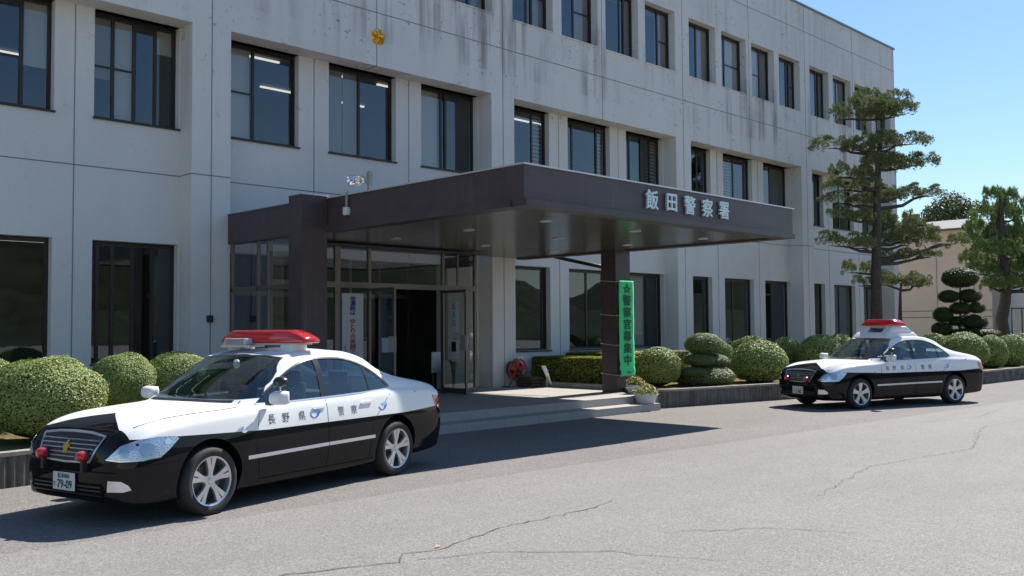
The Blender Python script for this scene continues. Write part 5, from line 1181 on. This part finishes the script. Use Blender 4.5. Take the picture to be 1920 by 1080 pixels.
# ================================================================ hose reel
hr = thing('hose_reel', 'red garden hose reel standing on the porch against the wall', 'hose reel', (4.15, -.12, .30), math.radians(-12))
for y in (-.16, .16):
    m = MB(); n = 40; m.lathe([(.245, y-.012), (.275, y-.016), (.285, y), (.275, y+.016), (.245, y+.012)], n, 'y', (0, 0, .42), closed=True)
    for k in range(5):
        a = 2*math.pi*k/5+.3; R_ = Matrix.Rotation(-a, 3, 'Y'); m.cbox(R_ @ Vector((.13, 0, 0))+Vector((0, y, .42)), (.26, .014, .10), R_)
    m.build('side_disc', 'red_reel', hr, smooth=math.radians(40))
m = MB(); m.lathe([(.11, -.14), (.11, .14)], 20, 'y', (0, 0, .42)); m.build('drum', 'red_reel', hr)
m = MB(); pts = [(.19*math.cos(t*.42)*(1+.015*math.sin(t*3)), -.13+.26*(t/75), .42+.19*math.sin(t*.42)) for t in range(76)]; m.tube(pts, .022, 7); m.build('hose', 'hose', hr, smooth=True)
m = MB()
for y in (-.2, .2): m.tube([(-.30, y, .01), (0, y, .42), (.30, y, .01)], .014, 8)
for x in (-.30, .30): m.tube([(x, -.2, .01), (x, .2, .01)], .014, 8)
m.tube([(0, -.22, .42), (0, .30, .42)], .014, 8); m.build('stand', 'frame_dark', hr); m = MB(); m.tube([(-.02, -.2, .70), (.04, -.24, .76), (.1, -.2, .70)], .03, 8); m.build('nozzle', 'white_cloth', hr)
# white work gloves hung on a low tap
gl = thing('garden_tap', 'low garden tap post with a white cloth hanging on it by the hedge', 'tap', (4.38, -1.02, .30)); m = MB(); m.tube([(0, 0, 0), (0, 0, .42), (-.10, 0, .47)], .03, 10); m.build('post', 'grey_plastic', gl, smooth=True)
m = MB(); vs = []; n = 10
for j in range(9):
    t = j/8; z = .53-.47*t; x = -.11+.27*t**1.3
    for i in range(n):
        a = 2*math.pi*i/n; r = (.065-.025*t)*(1+.12*math.sin(3*a+j)); vs.append((x+r*math.cos(a), r*.7*math.sin(a), z))
m.add(vs, [(j*n+i, j*n+(i+1) % n, (j+1)*n+(i+1) % n, (j+1)*n+i) for j in range(8) for i in range(n)]+[tuple(range(n))]); m.build('cloth', 'white_cloth', gl, smooth=True)
# low clutter by the reel
cr = thing('garden_crate', 'low brown crate of dry leaves beside the hose reel', 'crate', (4.28, -.55, .30)); m = MB(); m.box(-.2, .2, -.25, .25, 0, .02)
for (a, b, c, d) in ((-.2, -.18, -.25, .25), (.18, .2, -.25, .25), (-.18, .18, -.25, -.23), (-.18, .18, .23, .25)):
    for z in (.02, .10, .18): m.box(a, b, c, d, z+.004, z+.065)
m.build('slats', 'bark', cr); rnd = random.Random(5); m = MB()
for i in range(260):
    p = Vector((rnd.uniform(-.17, .17), rnd.uniform(-.22, .22), rnd.uniform(.14, .26))); a = Vector((rnd.gauss(0, 1), rnd.gauss(0, 1), rnd.gauss(0, .5))).normalized()*.03; b = a.cross(Vector((0, 0, 1))).normalized()*.018; m.add([p-a, p-b, p+a, p+b], [(0, 1, 2, 3)])
m.build('leaf_litter', 'leaf_hedge', cr)
# ================================================================ flower bowls
def flower_bowl(x, y, z, r, h, label, seed, red):
    t = thing('flower_bowl', label, 'flower pot', (x, y, z), 0, 'white bowls of flowers beside the steps'); m = MB(); m.lathe([(.001, 0), (r*.72, 0), (r*.76, .02), (r*.98, h*.85), (r*1.04, h*.88), (r*1.04, h), (r*.94, h), (r*.90, h*.86), (.001, h*.86)], 28); m.build('bowl', 'pot_white', t, smooth=math.radians(40))
    rnd = random.Random(seed); m = MB(); fl = MB()
    for i in range(520):
        a = rnd.uniform(0, 6.283); rr = r*math.sqrt(rnd.random())*1.1; hh = h*.85+rnd.uniform(.02, .21)*(1.15-.55*(rr/r)**2); p = Vector((rr*math.cos(a), rr*math.sin(a), hh))
        q = Vector((rnd.gauss(0, .6), rnd.gauss(0, .6), 1)).normalized(); t1 = q.cross(Vector((rnd.uniform(-1, 1), rnd.uniform(-1, 1), 0.1))).normalized(); b = q.cross(t1); s_ = rnd.uniform(.018, .036)
        if rnd.random() < red and hh > h*.85+.07: fl.add([p-t1*.018+q*.03, p-b*.018+q*.03, p+t1*.018+q*.03, p+b*.018+q*.03], [(0, 1, 2, 3)])
        m.add([p-t1*s_, p-b*s_*.5, p+t1*s_, p+b*s_*.5], [(0, 1, 2, 3)])
        if i % 4 == 0: m.add([p, p+Vector((.004, 0, 0)), p*.6+Vector((0, 0, h*.3))], [(0, 1, 2)])
    m.build('plants', 'flower_leaf', t); fl.build('flowers', 'flower_red', t); return t
flower_bowl(3.98, -4.02, .301, .19, .19, 'smaller white bowl of green and red flowers beside the banner column', 1, .07)
flower_bowl(3.50, -4.66, .151, .25, .20, 'wider white bowl of yellow green plants at the end of the lower step', 2, .02)
# fallen leaf
m = MB(); m.add([(-.03, 0, .002), (0, -.02, .012), (.03, .0, .006), (0, .022, .016)], [(0, 1, 2, 3)]); simple('dry_leaf', (.55, .30, .16), .7); o = m.build('fallen_leaf', 'dry_leaf', loc=(-7.68, -11.0, .006)); tag(o, 'single small dry leaf lying on the cracked asphalt', 'leaf')
# far parked car glimpsed at the right picture edge

ls = thing('lobby_sign', 'pale low sign board standing in the dark doorway', 'sign', (1.95, .25, .30), math.radians(8))
m = MB(); m.box(-.20, .20, -.012, .012, .42, .90); m.build('board', 'poster', ls); m = MB(); m.tube([(-.15, 0, 0), (-.15, 0, .42)], .012, 6); m.tube([(.15, 0, 0), (.15, 0, .42)], .012, 6); m.box(-.2, .2, -.12, .12, 0, .02); m.build('stand', 'frame_steel', ls)
